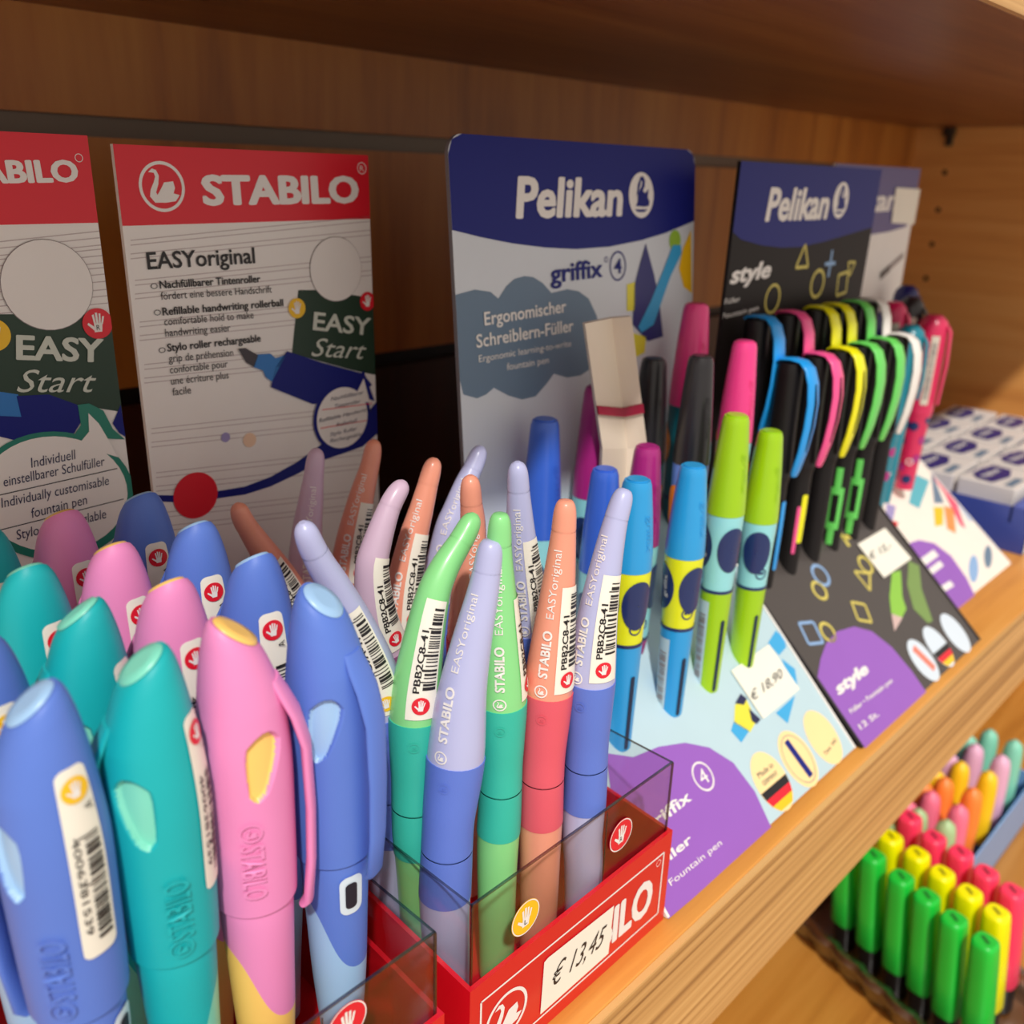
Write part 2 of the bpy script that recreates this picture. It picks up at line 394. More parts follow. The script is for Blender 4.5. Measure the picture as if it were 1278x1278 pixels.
for t, a, c2, h, bd in (('Nachfüllbarer Tintenroller', (199, 360), (324.5, 352), 10, .016), ('fördert eine bessere Handschrift', (200.6, 374), (338.6, 365), 10, 0),
        ('Refillable handwriting rollerball', (202.5, 393.5), (353, 381.7), 10, .016), ('comfortable hold to make', (204.8, 406), (316, 397), 10, 0), ('handwriting easier', (206, 420), (287, 413), 10, 0),
        ('Stylo roller rechargeable', (208.5, 438.6), (325, 426), 10, .016), ('grip de préhension', (210.4, 452), (290.7, 444), 10, 0), ('confortable pour', (211.8, 466), (283.7, 458), 10, 0),
        ('une écriture plus', (213, 480), (285, 472), 10, 0), ('facile', (215, 493.5), (238, 490.7), 10, 0)):
    p.text(t, a, c2, h, BLACK, 3, bold=bd)
for q in ((192, 357), (196, 390), (202, 437)): p.ring(p.uv(*q), .0009, .0002, BLACK, 2, 1.3, 16)
p.poly([(372, 362), (400, 362), (466, 372), (474, 467), (440, 462), (364, 441)], GREEN, 2)
c, r = p.disc((419, 336), 41, GREY, 3); p.duv(c, r * .985, r * .985, WHITE, 4)
p.text('EASY', (389, 411), (460, 418), 23, CHALK, 5, bold=.02); p.text('Start', (387, 444), (455, 448), 24, CHALK, 5, shear=.35)
p.hand(p.uv(369.6, 384.5), .0036, PYEL, WHITE, None, 5); p.hand(p.uv(457.5, 376), .0036, PRED, WHITE, None, 5)
p.poly([(357, 438), (400, 452), (452, 466), (463, 480), (440, 500), (389, 504), (337, 483), (342, 458)], NAVY, 6)
p.poly([(320, 442), (336, 441), (343, 447), (356, 442), (338, 476), (330, 470), (327, 462), (315, 458)], BLUEP, 6)
p.poly([(296, 435), (305, 434), (321, 443), (316, 458), (306, 452)], mat('dark_grip_print', (60, 52, 60), .4), 6)
def band(p, pts, m, k):
    for (x0, y0, w0), (x1, y1, w1) in zip(pts, pts[1:]): p.poly([(x0, y0 - w0 / 2), (x1, y1 - w1 / 2), (x1, y1 + w1 / 2), (x0, y0 + w0 / 2)], m, k)
band(p, [(190, 622, 8), (240, 623, 9), (272, 617, 9), (305, 612, 10), (337, 601, 12), (370, 584, 15), (400, 565, 20), (430, 552, 26), (452, 540, 34), (474, 520, 40)], NAVY, 3)
p.disc((243.7, 618), 29, PRED, 4)
c, r = p.disc((426, 521), 43, NAVY, 7); p.duv(c, r * .89, r * .89, WHITE, 8)
p.poly([(440, 480), (452, 462), (466, 500), (452, 496)], NAVY, 7.4); p.poly([(443, 490), (452, 472), (460, 502), (440, 500)], WHITE, 8.4)
for t, a, c2 in (('Nachfüllbarer', (411, 500), (452, 491)), ('Tintenroller', (416, 509), (448, 502)), ('Refillable Handwriting', (396, 527), (463, 511)), ('Rollerball', (418, 532), (444, 526)), ('Stylo Roller', (410, 544), (444, 536)), ('Rechargeable', (410, 552), (449, 543))):
    p.text(t, a, c2, 5, INK, 9, shear=.3)
for a, c2 in (((400, 511), (462, 503)), ((398, 534), (456, 524))): p.lpx(a, c2, .0003, PRED, 9)
p.disc((281, 545.6), 6, PLILAC, 3); p.disc((311, 549), 9, PPEACH, 3)
b.build('header_board', st2)
def tray_box(st, x0, x1, y0, y1, zf, zb, sticker=True):
    """red base with a clear liner that stands above it"""
    b = MB(); t = .0014
    def wall(a, c, za, zc):   # vertical wall a->c with thickness to the inside
        a = Vector(a); c = Vector(c); d = (c - a).normalized(); n = Vector((-d.y, d.x)) * t
        A = [(*a, 0), (*c, 0), (*c, zc), (*a, za)]; B = [(*(a + n), 0), (*(c + n), 0), (*(c + n), zc), (*(a + n), za)]
        b.face(A, RED); b.face(B[::-1], RED)
        for i in range(4):
            j = (i + 1) % 4; b.face([A[j], A[i], B[i], B[j]], RED if i != 2 else RED)
    wall((x0, y0), (x1, y0), zf, zf); wall((x1, y0 + t), (x1, y1 - t), zf, zb); wall((x1, y1), (x0, y1), zb, zb); wall((x0, y1 - t), (x0, y0 + t), zb, zf)
    b.box((x0 + t, y0 + t, .0008), (x1 - t, y1 - t, .002), RED)
    P = Panel((x0, y0, 0), (1, 0, 0), (0, 0, 1), b)
    W = x1 - x0
    w = .0007; u0, u1, v0, v1 = .0042, W - .0042, .0056, zf - .0068
    for A in (((u0, v0), (u1, v0)), ((u1, v0), (u1, v1)), ((u1, v1), (u0, v1)), ((u0, v1), (u0, v0))): P.line(*A, w, WHITE, 1)
    c = (u0 + .0105, (v0 + v1) / 2); P.ring(c, .0088, .0011, WHITE, 1); P.shape(SWAN, c, .0088, WHITE, 1)
    xI = P.uv(768, 1170)[0] if x0 > .1 else u0 + .06; xO = u1 - .0048; P.tuv('STABILO', (max(u0 + .0235, xO - (xO - xI) / .36), v0 + .0055), (xO, v0 + .0055), .0145, WHITE, 1, bold=.045)
    P.ring((u1 - .0028, v1 - .0028), .0013, .0002, WHITE, 1)
    base = b.build('red_base', st)
    # liner
    g = MB(); e = MB(); zl = .0655; i = .0016; q = .0005
    a0, a1, c0, c1 = x0 + i, x1 - i, y0 + i, y1 - i
    for lo, hi in (((a0, c0, .003), (a1, c0 + q, zl)), ((a1 - q, c0, .003), (a1, c1, zl)), ((a0, c0, .003), (a0 + q, c1, zl))):
        g.box(lo, hi, CLEAR)
    lin_ = g.build('clear_liner', st)
    for lo, hi in (((a0, c0 - .0001, zl), (a1, c0 + q + .0002, zl + .0004)), ((a1 - q, c0, zl), (a1 + .0001, c1, zl + .0004)), ((a0, c0, zl), (a0 + q, c1, zl + .0004)),
                   ((a0 - .0001, c0 - .0002, .03), (a0 + .0005, c0 + .0004, zl)), ((a1 - .0005, c0 - .0002, .03), (a1 + .0002, c0 + .0004, zl)), ((lerp(a0, a1, .62), c0 - .0002, .03), (lerp(a0, a1, .62) + .0004, c0, zl - .001))):
        e.box(lo, hi, CEDGE)
    e.build('liner_rim', lin_)
    return base, lin_
base2, liner2 = tray_box(st2, .1332, .2282, -.284, -.130, .0385, .052)
def disc_sticker(st, px, y, r, m, letter):
    b = MB(); P = Panel((0, y, 0), (1, 0, 0), (0, 0, 1), b, .0001); c = P.uv(*px); P.duv(c, r, r, m, 0); P.ring(c, r * .98, r * .06, WHITE, 1)
    P.hand(c, r * .9, m, WHITE, letter, 1); o = b.build('round_sticker', st); return o
disc_sticker(liner2, (656, 1145), -.2828, .0058, PYEL, 'L')['label'] = 'round yellow sticker with a white left hand'
disc_sticker(liner2, (775, 1042), -.2828, .0058, PRED, 'R')['label'] = 'round red sticker with a white right hand'
b = MB(); P = Panel((0, -.2842, 0), (1, 0, 0), (0, 0, 1), b, .0001)
cs = [(674, 1266), (759, 1190), (766, 1130), (684, 1195), (679, 1201)]
P.poly(cs, PAPER, 1)
P.text('€ 13,45', (688, 1232), (755, 1176), 24, BLACK, 2, shear=.45)
o = b.build('price_sticker', base2); o['label'] = 'cream sticker reading € 13,45'
# --- display 1: chunky pens
st1 = thing('display_stand', 'red card display box of chunky capped pens at left with speech-bubble header board', 'display stand', (.077, -.205, 0))
b, p = board_mesh('hb', st1, .0290, .1248, -.124, .2535, -.1285, .004, WHITE)
p.puv([(0, p.H), (0, p.uv(0, 283)[1]), (p.W, p.uv(121, 278)[1]), (p.W, p.H)], PRED, 1)
p.text('STABILO', (-72, 229), (99, 226), 29, WHITE, 2, bold=.045); p.ring(p.uv(98, 197), .0012, .0002, WHITE, 2)
for y0 in (300, 322, 345, 372):
    for dy in (0, 8, 17): rules(p, [(-60, y0 + dy + 8, 150, y0 + dy - 12)])
p.poly([(-90, 392), (140, 392), (152, 514), (100, 506), (-90, 485)], GREEN, 2)
c, r = p.disc((59.4, 356), 58, GREY, 3); p.duv(c, r * .985, r * .985, WHITE, 4)
p.text('EASY', (19, 447.6), (128, 451), 31, CHALK, 5, bold=.03); p.text('Start', (20, 489), (119, 489), 30, CHALK, 5, shear=.35)
p.hand(p.uv(121, 403.5), .0047, PRED, WHITE, 'R', 5); p.hand(p.uv(-9, 418), .0047, PYEL, WHITE, 'L', 5)
p.poly([(-60, 480), (22, 492), (27, 526), (-60, 515)], BLUEP, 3)
p.poly([(20, 494), (60, 492), (96, 505), (101, 525), (90, 543), (60, 553), (30, 552), (-60, 530), (-60, 516), (26, 520)], NAVY, 4)
p.poly([(150, 505), (140, 528), (148, 540), (156, 545)], NAVY, 3)
oval = lambda cx, cy, rx, ry: [(cx + rx * math.cos(t), cy - ry * math.sin(t)) for t in [i * math.pi / 20 for i in range(40)]]
p.poly([(90, 545), (100, 530), (96, 505), (110, 503), (128, 512), (140, 535), (155, 548)], TEALP, 5.4)
p.poly(oval(66, 618, 101, 80), TEALP, 5); p.poly(oval(66, 616, 92, 72), WHITE, 6)
p.poly([(96, 555), (110, 538), (109, 515), (122, 528), (134, 548), (146, 570)], WHITE, 6.5)
for t, a, c2, h in (('Individuell', (38, 583), (94, 572), 13), ('einstellbarer Schulfüller', (4, 606.7), (130, 580), 13), ('Individually customisable', (1, 633), (135, 604), 13), ('fountain pen', (39, 645.6), (108, 628), 13), ('Stylo-plume réglable', (20, 673), (131.6, 645.6), 13)):
    p.text(t, a, c2, h, INK, 7, shear=.15)
for a, c2 in (((-10, 619), (145, 584)), ((-10, 663), (153, 622))): p.lpx(a, c2, .0003, BLACK, 7)
b.build('header_board', st1)
base1, liner1 = tray_box(st1, .0290, .1238, -.284, -.130, .0385, .052)
disc_sticker(liner1, (433, 1277), -.2828, .0058, PRED, 'R')['label'] = 'round red sticker with a white right hand'
# ------------------------------------------------------------------ wedge displays
def wedge(name, st, x0, x1, yf, yb, zb, face, sidem, x0b=None, x1b=None):
    x0b = x0 if x0b is None else x0b; x1b = x1 if x1b is None else x1b
    b = MB(); A = [(x0, yf, .0005), (x1, yf, .0005), (x1b, yb, zb), (x0b, yb, zb)]
    b.face(A, face)
    b.face([(x0, yf, .0005), (x0b, yb, zb), (x0b, yb, .0005)], sidem); b.face([(x1, yf, .0005), (x1b, yb, .0005), (x1b, yb, zb)], sidem)
    b.face([(x0, yf, .0005), (x0b, yb, .0005), (x1b, yb, .0005), (x1, yf, .0005)], sidem); b.face([(x0b, yb, .0005), (x0b, yb, zb), (x1b, yb, zb), (x1b, yb, .0005)], sidem)
    for (xa, xb_) in ((x0, x0b), (x1, x1b)):   # folded card lip along each side
        d = Vector((xb_ - xa, yb - yf, zb)); n = Vector((0, -zb, yb - yf)).normalized() * .0006; w = Vector((.0012 if xa == x0 else -.0012, 0, 0))
        a = Vector((xa, yf, .0005)); c = a + d
        b.face([a + n, a + n + w, c + n + w, c + n], sidem); b.face([a, a + n, c + n, c], sidem); b.face([a + n + w, a + w, c + w, c + n + w], sidem)
    P = Panel(A[0], (1, 0, 0), (x0b - x0, yb - yf, zb - .0005), b)
    if x0b == x0: P.clipu = (0, x1 - x0)
    return b, P
PURP = mat('purple_print', (150, 92, 190), .4); SKY = mat('pale_blue_card', (186, 212, 222), .5); CREAM = mat('cream_print', (255, 222, 160), .45)
SKIN3 = mat('grey_blue_card', (214, 220, 228), .4); SLATE = mat('slate_cloud_print', (104, 128, 152), .5)
PGREEN = mat('leaf_green_print', (150, 190, 60), .45); CYANP = mat('cyan_print', (60, 168, 224), .4); YELP = mat('lemon_print', (232, 222, 66), .45)
PELI = [(-.1, .86), (.12, .9), (.3, .7), (.26, .42), (.1, .2), (.3, .1), (.62, .3), (.55, -.1), (.7, -.3), (.66, -.5), (.3, -.55), (-.5, -.52), (-.35, -.3), (-.32, .1), (0, .42), (.06, .64), (-.05, .7), (-.2, .3), (-.45, -.1), (-.34, .5)]
def pelican(p, c, r, e, m1, m2, k=3):
    p.duv(c, r * e, r, m1, k, 36); p.shape(PELI, c, r * .92, m2, k + 1, e); p.puv([(c[0] - r * e * .55, c[1] - r * .62), (c[0] + r * e * .5, c[1] - r * .62), (c[0] + r * e * .2, c[1] - r * .74), (c[0] - r * e * .3, c[1] - r * .74)], m2, k + 1)
def tagpoly(st, P, pts, text, a, c2, h, name='price_tag', lab=None):
    b = MB(); Q = Panel(P.O, P.U, P.V, b, .0002)
    q = [Q.uv(*x) for x in pts]; Q.puv(q, PAPER, 5); Q.puv(q[::-1], PAPER, 3)
    for i in range(4): b.face([Q.P(*q[i], 3), Q.P(*q[(i + 1) % 4], 3), Q.P(*q[(i + 1) % 4], 5), Q.P(*q[i], 5)], PAPER)
    Q.text(text, a, c2, h, BLACK, 6, shear=.4)
    o = b.build(name, st); o['label'] = lab
# --- display 3
st3 = thing('display_stand', 'pale blue wedge display of fountain pens with navy-topped header board and grey cloud print', 'display stand', (.305, -.23, 0))
b, p = board_mesh('hb', st3, .2310, .3835, -.165, .2592, -.1795, .1000, SKIN3, rnd=.007, edge=mat('grey_card_core', (120, 116, 120), .6))
arc = [(567, 287), (600, 296), (640, 304), (680, 309), (719, 311), (760, 308), (800, 300), (830, 291), (866, 276)]
p.puv([(p.W, p.uv(866, 276)[1]), (p.W, p.H - .007), (p.W - .002, p.H - .002), (p.W - .007, p.H), (.007, p.H), (.002, p.H - .002), (0, p.H - .007), (0, p.uv(567, 287)[1])] + [p.uv(*q) for q in arc[1:-1]], NAVY, 1)
p.text('Pelikan', (643, 271), (777, 268), 52, WHITE, 2, bold=.035, shear=.12)
c = p.uv(800, 243.7); r = abs(p.uv(800, 215)[1] - c[1]); pelican(p, c, r, .95, WHITE, NAVY, 2)
p.text('griffix', (686.6, 353), (751.5, 345), 24, NAVY, 3, bold=.02); c = p.uv(770.6, 332); p.ring(c, .0062, .0007, NAVY, 3, .9); p.tuv('4', (c[0] - .0026, c[1] - .003), (c[0] + .0026, c[1] - .003), .0062, NAVY, 3, bold=.01); p.ring(p.uv(756, 324), .0012, .0003, NAVY, 3)
cl = [(50, 740), (150, 715), (220, 725), (255, 755), (290, 700), (325, 668), (370, 655), (410, 660), (450, 685), (490, 730), (560, 713), (610, 722), (655, 755), (690, 830), (705, 900), (700, 980), (670, 1060), (620, 1095), (560, 1105), (500, 1088), (470, 1130), (420, 1188), (360, 1202), (300, 1185), (235, 1150), (200, 1180), (160, 1197), (100, 1180), (80, 1120), (50, 1060)]
p.poly([(550 + x / 3.55, 160 + y / 3.55) for x, y in cl], SLATE, 1)
for t, a, c2, h, bd in (('Ergonomischer', (604, 406), (706, 389), 17, .012), ('Schreiblern-Füller', (594, 434), (715, 413), 17, .012), ('Ergonomic learning-to-write', (597, 452), (712, 432), 9, 0), ('fountain pen', (632, 462), (684, 453), 9, 0)): p.text(t, a, c2, h, WHITE, 3, bold=bd)
p.poly([(862, 287), (852, 310), (847, 335), (853, 358), (863, 366)], PYEL, 2); p.disc((842, 300), 13, PGREEN, 2)
p.poly([(805.5, 303.7), (816, 343), (822, 372), (827, 420), (808, 426), (789, 405), (791, 357), (798, 330)], mat('indigo_print', (52, 52, 120), .45), 2)
p.poly([(839, 306), (849, 306), (850, 316), (836, 345), (815, 405), (800, 415), (796, 408), (812, 375), (828, 335)], CYANP, 3)
p.poly([(782, 355), (792, 352), (792, 388), (782, 388)], YELP, 2); p.poly([(786, 415), (806, 420), (804, 440), (790, 447)], YELP, 2)
b.build('header_board', st3)
b, P = wedge('w', st3, .2290, .3800, -.285, -.1795, .1020, SKY, WHITE)
P.poly([(756, 940), (790, 945), (822, 932), (855, 927), (885, 933), (915, 952), (942, 988), (963, 1034), (900, 1091), (834, 1147), (790, 1100), (760, 1040)], PURP, 1)
P.text('griffix', (808, 1041), (863, 998), 19, WHITE, 2, bold=.02); c = P.uv(877, 969); P.ring(c, .0060, .0008, WHITE, 2, .95); P.tuv('4', (c[0] - .0024, c[1] - .003), (c[0] + .0024, c[1] - .003), .006, WHITE, 2)
P.text('Füller', (815, 1092), (864, 1050), 15, WHITE, 2, bold=.02); P.text('Fountain pen', (837, 1106), (901, 1054), 11, WHITE, 2)
def egg(P, px, ru, rv, m, k=1): c = P.uv(*px); P.duv(c, ru, rv, m, k, 30); return c
ge = egg(P, (963, 975), .0105, .0130, CREAM)
P.tuv('Made in', (ge[0] - .006, ge[1] + .004), (ge[0] + .006, ge[1] + .004), .0024, INK, 2); P.tuv('GERMANY', (ge[0] - .006, ge[1] + .0005), (ge[0] + .006, ge[1] + .0005), .002, INK, 2)
def flag(P, c, w, h, ks=2):
    for i, m in enumerate((BLACK, PRED, PYEL)):
        v0, v1 = -h * (.10 + .26 * i), -h * (.10 + .26 * (i + 1))
        f = lambda v: w * math.sqrt(max(0, 1 - (v / h) ** 2)) * .98
        P.puv([(c[0] - f(v0), c[1] + v0), (c[0] - f(v1), c[1] + v1), (c[0] + f(v1), c[1] + v1), (c[0] + f(v0), c[1] + v0)], m, ks)
flag(P, ge, .0105, .0130)
ge = egg(P, (996, 947), .0105, .0130, CREAM); P.ring(ge, .0110, .0004, GREY, 2, .8); P.line((ge[0] - .0006, ge[1] + .009), (ge[0] + .0012, ge[1] - .009), .0036, NAVY, 2)
ge = egg(P, (1027, 920), .0105, .0130, CREAM); P.tuv('Tinte  Inkl.', (ge[0] - .006, ge[1] - .007), (ge[0] + .0075, ge[1] - .005), .002, INK, 2)
P.poly([(916, 900), (935, 912), (925, 927), (912, 912)], CYANP, 1); P.poly([(917, 880), (930, 870), (944, 900), (936, 914), (916, 902)], YELP, 1); P.poly([(917, 878), (924, 866), (932, 872), (928, 880)], INK, 2); P.poly([(934, 884), (949, 898), (944, 904), (938, 900)], INK, 2)
P.poly([(968, 787), (980, 795), (981, 808), (972, 818), (958, 803)], CYANP, 1); P.poly([(975, 822), (992, 835), (995, 855), (985, 848)], CYANP, 1); P.poly([(992, 868), (983, 903), (968, 890)], CYANP, 1)
sb = b.build('sloping_base', st3)
tagpoly(sb, P, [(911, 838), (951, 898), (996, 861), (958, 805)], '€ 18,90', (938, 876), (977, 844), 14, lab='cream tag reading € 18,90')
# --- display 4
st4 = thing('display_stand', 'black wedge display of clip pens with navy header and chalk-like coloured shapes', 'display stand', (.455, -.23, 0))
CHAR = mat('charcoal_card', (30, 24, 24), .5, spec=.2); CHAR2 = mat('charcoal_base_card', (74, 68, 66), .4)
OCH = mat('ochre_shape_print', (212, 196, 96), .5); SKYS = mat('sky_shape_print', (140, 176, 220), .5)
b, p = board_mesh('hb', st4, .3825, .5290, -.190, .2548, -.1875, .0880, CHAR, back=CHAR)
p.puv([(0, p.uv(906, 290)[1]), ] + [p.uv(*q) for q in ((925, 299), (950, 306), (975, 309), (1000, 308), (1030, 301), (1060, 292))] + [(p.W, p.uv(1080, 284)[1]), (p.W, p.H), (0, p.H)], NAVY, 1)
p.text('Pelikan', (954, 275), (1032, 272), 42, WHITE, 2, bold=.035, shear=.12)
c = p.uv(1049, 250); r = abs(p.uv(1049, 227)[1] - c[1]); pelican(p, c, r, .95, WHITE, NAVY, 2)
p.text('style', (910, 354), (961, 345), 22, WHITE, 2, bold=.04, shear=.2); p.text('Füller', (903.7, 380), (923, 376), 7, WHITE, 2); p.text('Fountain pen', (901, 398), (946, 387), 7, WHITE, 2)
def outl(P, pts, w, m, k=1):
    for i, (a, c) in enumerate(zip(pts, pts[1:] + pts[:1])): P.line(a, c, w, m, k + i * .15)
def around(P, px, r, n, rot=0): c = P.uv(*px); return [(c[0] + r * math.cos(rot + i * 2 * math.pi / n), c[1] + r * math.sin(rot + i * 2 * math.pi / n)) for i in range(n)]
outl(p, around(p, (1002, 324), .0075, 3, math.pi / 2), .0016, OCH); p.ring(p.uv(1020, 354), .0078, .0018, OCH, 1); p.ring(p.uv(964, 373), .0075, .0014, OCH, 1); outl(p, around(p, (1051, 354), .008, 4, .9), .0016, OCH)
c = p.uv(1036, 329); p.line((c[0] - .006, c[1]), (c[0] + .006, c[1]), .002, SKYS); p.line((c[0], c[1] - .007), (c[0], c[1] + .007), .002, SKYS, 1.4); outl(p, around(p, (1062, 333), .005, 3, .5), .0013, OCH)
b.build('header_board', st4)
b, P = wedge('w', st4, .3815, .5390, -.2875, -.1875, .0900, CHAR2, BLACK)
P.poly([(1020, 845), (1024, 822), (1031, 803), (1045, 788), (1066, 782), (1088, 788), (1113, 808), (1138, 838), (1156, 864), (1120, 898), (1081, 936)], PURP, 1)
P.text('style', (1046, 868), (1085, 838), 19, WHITE, 2, bold=.05, shear=.2); P.text('Füller • Fountain pen', (1062, 891), (1114, 851), 8, WHITE, 2, bold=.01); P.text('12 St.', (1074, 911), (1097, 893), 10, WHITE, 2, bold=.01)
EGG2 = mat('pale_egg_print', (214, 226, 238), .45)
ge = egg(P, (1152, 824), .0098, .0125, EGG2, 2); P.line((ge[0] - .001, ge[1] + .008), (ge[0] + .004, ge[1] - .007), .005, mat('coral_print', (240, 130, 110), .45), 3)
ge = egg(P, (1171, 807), .0098, .0125, EGG2, 2); flag(P, ge, .0098, .0125, 3); egg(P, (1192, 790), .0098, .0125, EGG2, 2)
for px, r, n, rot, m in (((1075, 764), .0075, 4, .3, OCH), ((1012, 790), .008, 4, .5, SKYS), ((1079, 722), .0075, 3, 2.2, OCH)): outl(P, around(P, px, r, n, rot), .0016, m, 1)
P.ring(P.uv(1024, 718), .0068, .0018, SKYS, 1); P.ring(P.uv(1022.6, 737), .0058, .0018, OCH, 1); P.ring(P.uv(1033, 789), .0058, .0018, OCH, 1); P.ring(P.uv(1080, 705), .006, .0018, OCH, 1)
P.line(P.uv(1046, 662), P.uv(1060, 682), .003, OCH, 1); P.line(P.uv(1052, 672), P.uv(1064, 668), .003, OCH, 1)
P.poly([(1113, 715), (1124, 712), (1126, 745), (1131, 760), (1125, 772), (1112, 765), (1110, 745)], mat('lime_print', (140, 196, 70), .45), 1); P.poly([(1112, 766), (1126, 771), (1116, 788)], mat('rose_print', (210, 180, 175), .45), 2)
P.poly([(1134, 700), (1147, 706), (1150, 735), (1164, 775), (1158, 778), (1140, 760), (1132, 730)], mat('olive_print', (120, 150, 80), .45), 1)
sb = b.build('sloping_base', st4)
tagpoly(sb, P, [(1069, 680), (1102, 722), (1136, 698), (1103, 660)], '€ 15,-', (1086, 700), (1112, 684), 11, lab='cream price tag with faint handwriting')
# --- display 5
st5 = thing('display_stand', 'white wedge display in far corner with partly hidden header board and square tag', 'display stand', (.62, -.2, 0))
b, p = board_mesh('hb', st5, .5500, .6760, -.153, .2580, -.153, .0850, WHITE)
FN = mat('shaded_navy_print', (96, 88, 140), .45)  # dulled navy: the far board's deeper shade is put into the print colour
p.puv([(0, p.uv(1050, 298)[1])] + [p.uv(*q) for q in ((1080, 294), (1110, 289), (1130, 283))] + [(p.W, p.uv(1150, 273)[1]), (p.W, p.H), (0, p.H)], FN, 1)
p.text('Pelikan', (1033, 266), (1118, 262), 30, WHITE, 2, bold=.035, shear=.12)
p.line(p.uv(1098, 345), p.uv(1127, 318), .004, GREY, 2); p.line(p.uv(1098, 345), p.uv(1110, 334), .005, mat('dark_tip_print', (90, 82, 82), .5), 3)
hb5 = b.build('header_board', st5)
b = MB(); Q = Panel(p.O, p.U, p.V, b, .0002); q = [Q.uv(*x) for x in ((1111, 278), (1139, 280), (1147, 236), (1117, 234))]; Q.puv(q, PAPER, 5); Q.puv(q[::-1], PAPER, 3)
for i in range(4): b.face([Q.P(*q[i], 3), Q.P(*q[(i + 1) % 4], 3), Q.P(*q[(i + 1) % 4], 5), Q.P(*q[i], 5)], PAPER)
b.build('price_tag', hb5)['label'] = 'cream square tag stuck over the header emblem'
b, P = wedge('w', st5, .5550, .6760, -.262, -.153, .0870, mat('warm_white_card', (246, 236, 224), .45), WHITE)
P.poly([(1131, 684), (1137, 677), (1147, 674), (1166, 678), (1187, 694), (1206, 721), (1217, 744), (1193, 766), (1165, 727)], PURP, 1)
for a, c2, w in (((1150, 703), (1168, 690), .005), ((1158, 716), (1175, 703), .004), ((1172, 738), (1188, 728), .004)): P.lpx(a, c2, w, WHITE, 2)
P.poly([(1142, 592), (1160, 600), (1147, 635), (1134, 628)], mat('aqua_print', (90, 180, 196), .45), 1)
for pts, m in ((((1165, 633), (1177, 633), (1177, 655), (1167, 657)), PYEL), (((1178, 631), (1190, 635), (1193, 666), (1182, 660)), mat('orange_print', (250, 150, 80), .45)), (((1165, 580), (1175, 585), (1195, 625), (1205, 660), (1198, 655), (1178, 615)), mat('rose_red_print', (230, 90, 120), .45)), (((1162, 590), (1170, 590), (1178, 628), (1166, 628)), SLATE), (((1196, 608), (1203, 615), (1216, 650), (1210, 650)), SKYS), (((1106, 628), (1118, 632), (1114, 650), (1106, 645)), PLILAC), (((1114, 650), (1121, 652), (1118, 662), (1113, 658)), PRED)): P.poly(list(pts), m, 1)
P.poly(oval(1215, 710, 6, 17), SKYS, 1); P.poly(oval(1233, 695, 5, 14), SLATE, 1)
b.build('sloping_base', st5)
# ------------------------------------------------------------------ ink cartridge packs in a blue tray
PBL = mat('deep_blue_card', (56, 76, 160), .35); WPAT = mat('worn_white_pack', (226, 220, 216), .4); DKP = mat('dark_blue_pack_print', (46, 44, 120), .4)
tr = thing('tray', 'blue display tray with pale water-splash front holding the white cartridge packs', 'tray', (.83, -.17, 0))
b = MB(); b.box((.700, -.262, .0005), (1.000, -.080, .022), PBL)
b.face([(.700, -.2625, .022), (1.000, -.2625, .022), (1.000, -.2500, .034), (.700, -.2500, .034)], PBL); b.box((.700, -.250, .022), (1.0, -.2485, .034), PBL); b.box((.700, -.262, .022), (.7015, -.08, .034), PBL)
P = Panel((.700, -.2626, .0005), (1, 0, 0), (0, 0, 1), b); spl = [(0, 0), (.2995, 0), (.2995, .012)]
rs = random.Random(3)
for i in range(24): spl.append((.2995 - .0125 * (i + .5), .010 + (.007 if i % 2 else .001) * rs.random() + .002))
spl.append((0, .014)); P.puv(spl, mat('water_splash_print', (206, 224, 236), .35), 1)
b.build('tray_body', tr)
def pack(i, j, lab):
    x = .722 + i * .064; y = -.224 + j * .046; z = .0225
    c = thing('cartridge_pack', lab, 'ink cartridge pack', (x + .029, y + .0, z), 'white cartridge packs in the blue tray')
    b = MB(); M = Matrix.Translation((x + .029, y, z)) @ Matrix.Rotation(rs.uniform(-.06, .06), 4, 'Z')
    b.box((-.029, -.0205, .0), (.029, .0205, .018), WPAT, M)
    b.build('carton', c, bevel=.0008)
    b = MB(); O = M @ Vector((-.029, -.0205, .0183)); U = M.to_3x3() @ Vector((1, 0, 0)); V = M.to_3x3() @ Vector((0, 1, 0)); P = Panel(O, U, V, b, .0001)
    P.puv([(.004, .018), (.030, .014), (.050, .020), (.052, .034), (.036, .037), (.016, .037), (.006, .030)], DKP, 1); P.tuv('Pelikan', (.014, .025), (.042, .025), .006, WHITE, 2, bold=.01)
    P.puv([(.004, .004), (.030, .004), (.030, .010), (.004, .010)], SLATE, 1)
    O = M @ Vector((-.029, -.0207, 0)); P = Panel(O, U, Vector((0, 0, 1)), b, .0001); P.puv([(.03, .002), (.056, .002), (.056, .014), (.03, .014)], DKP, 1)
    b.build('printed_design', c)
rows_ = ('front row', 'middle row', 'back row'); cols_ = ('nearest the white wedge display', 'second from the white wedge display', 'third from the white wedge display', 'nearest the side panel')
for j in range(3):
    for i in range(4): pack(i, j, 'white and navy cartridge pack, %s, %s' % (rows_[j], cols_[i]))
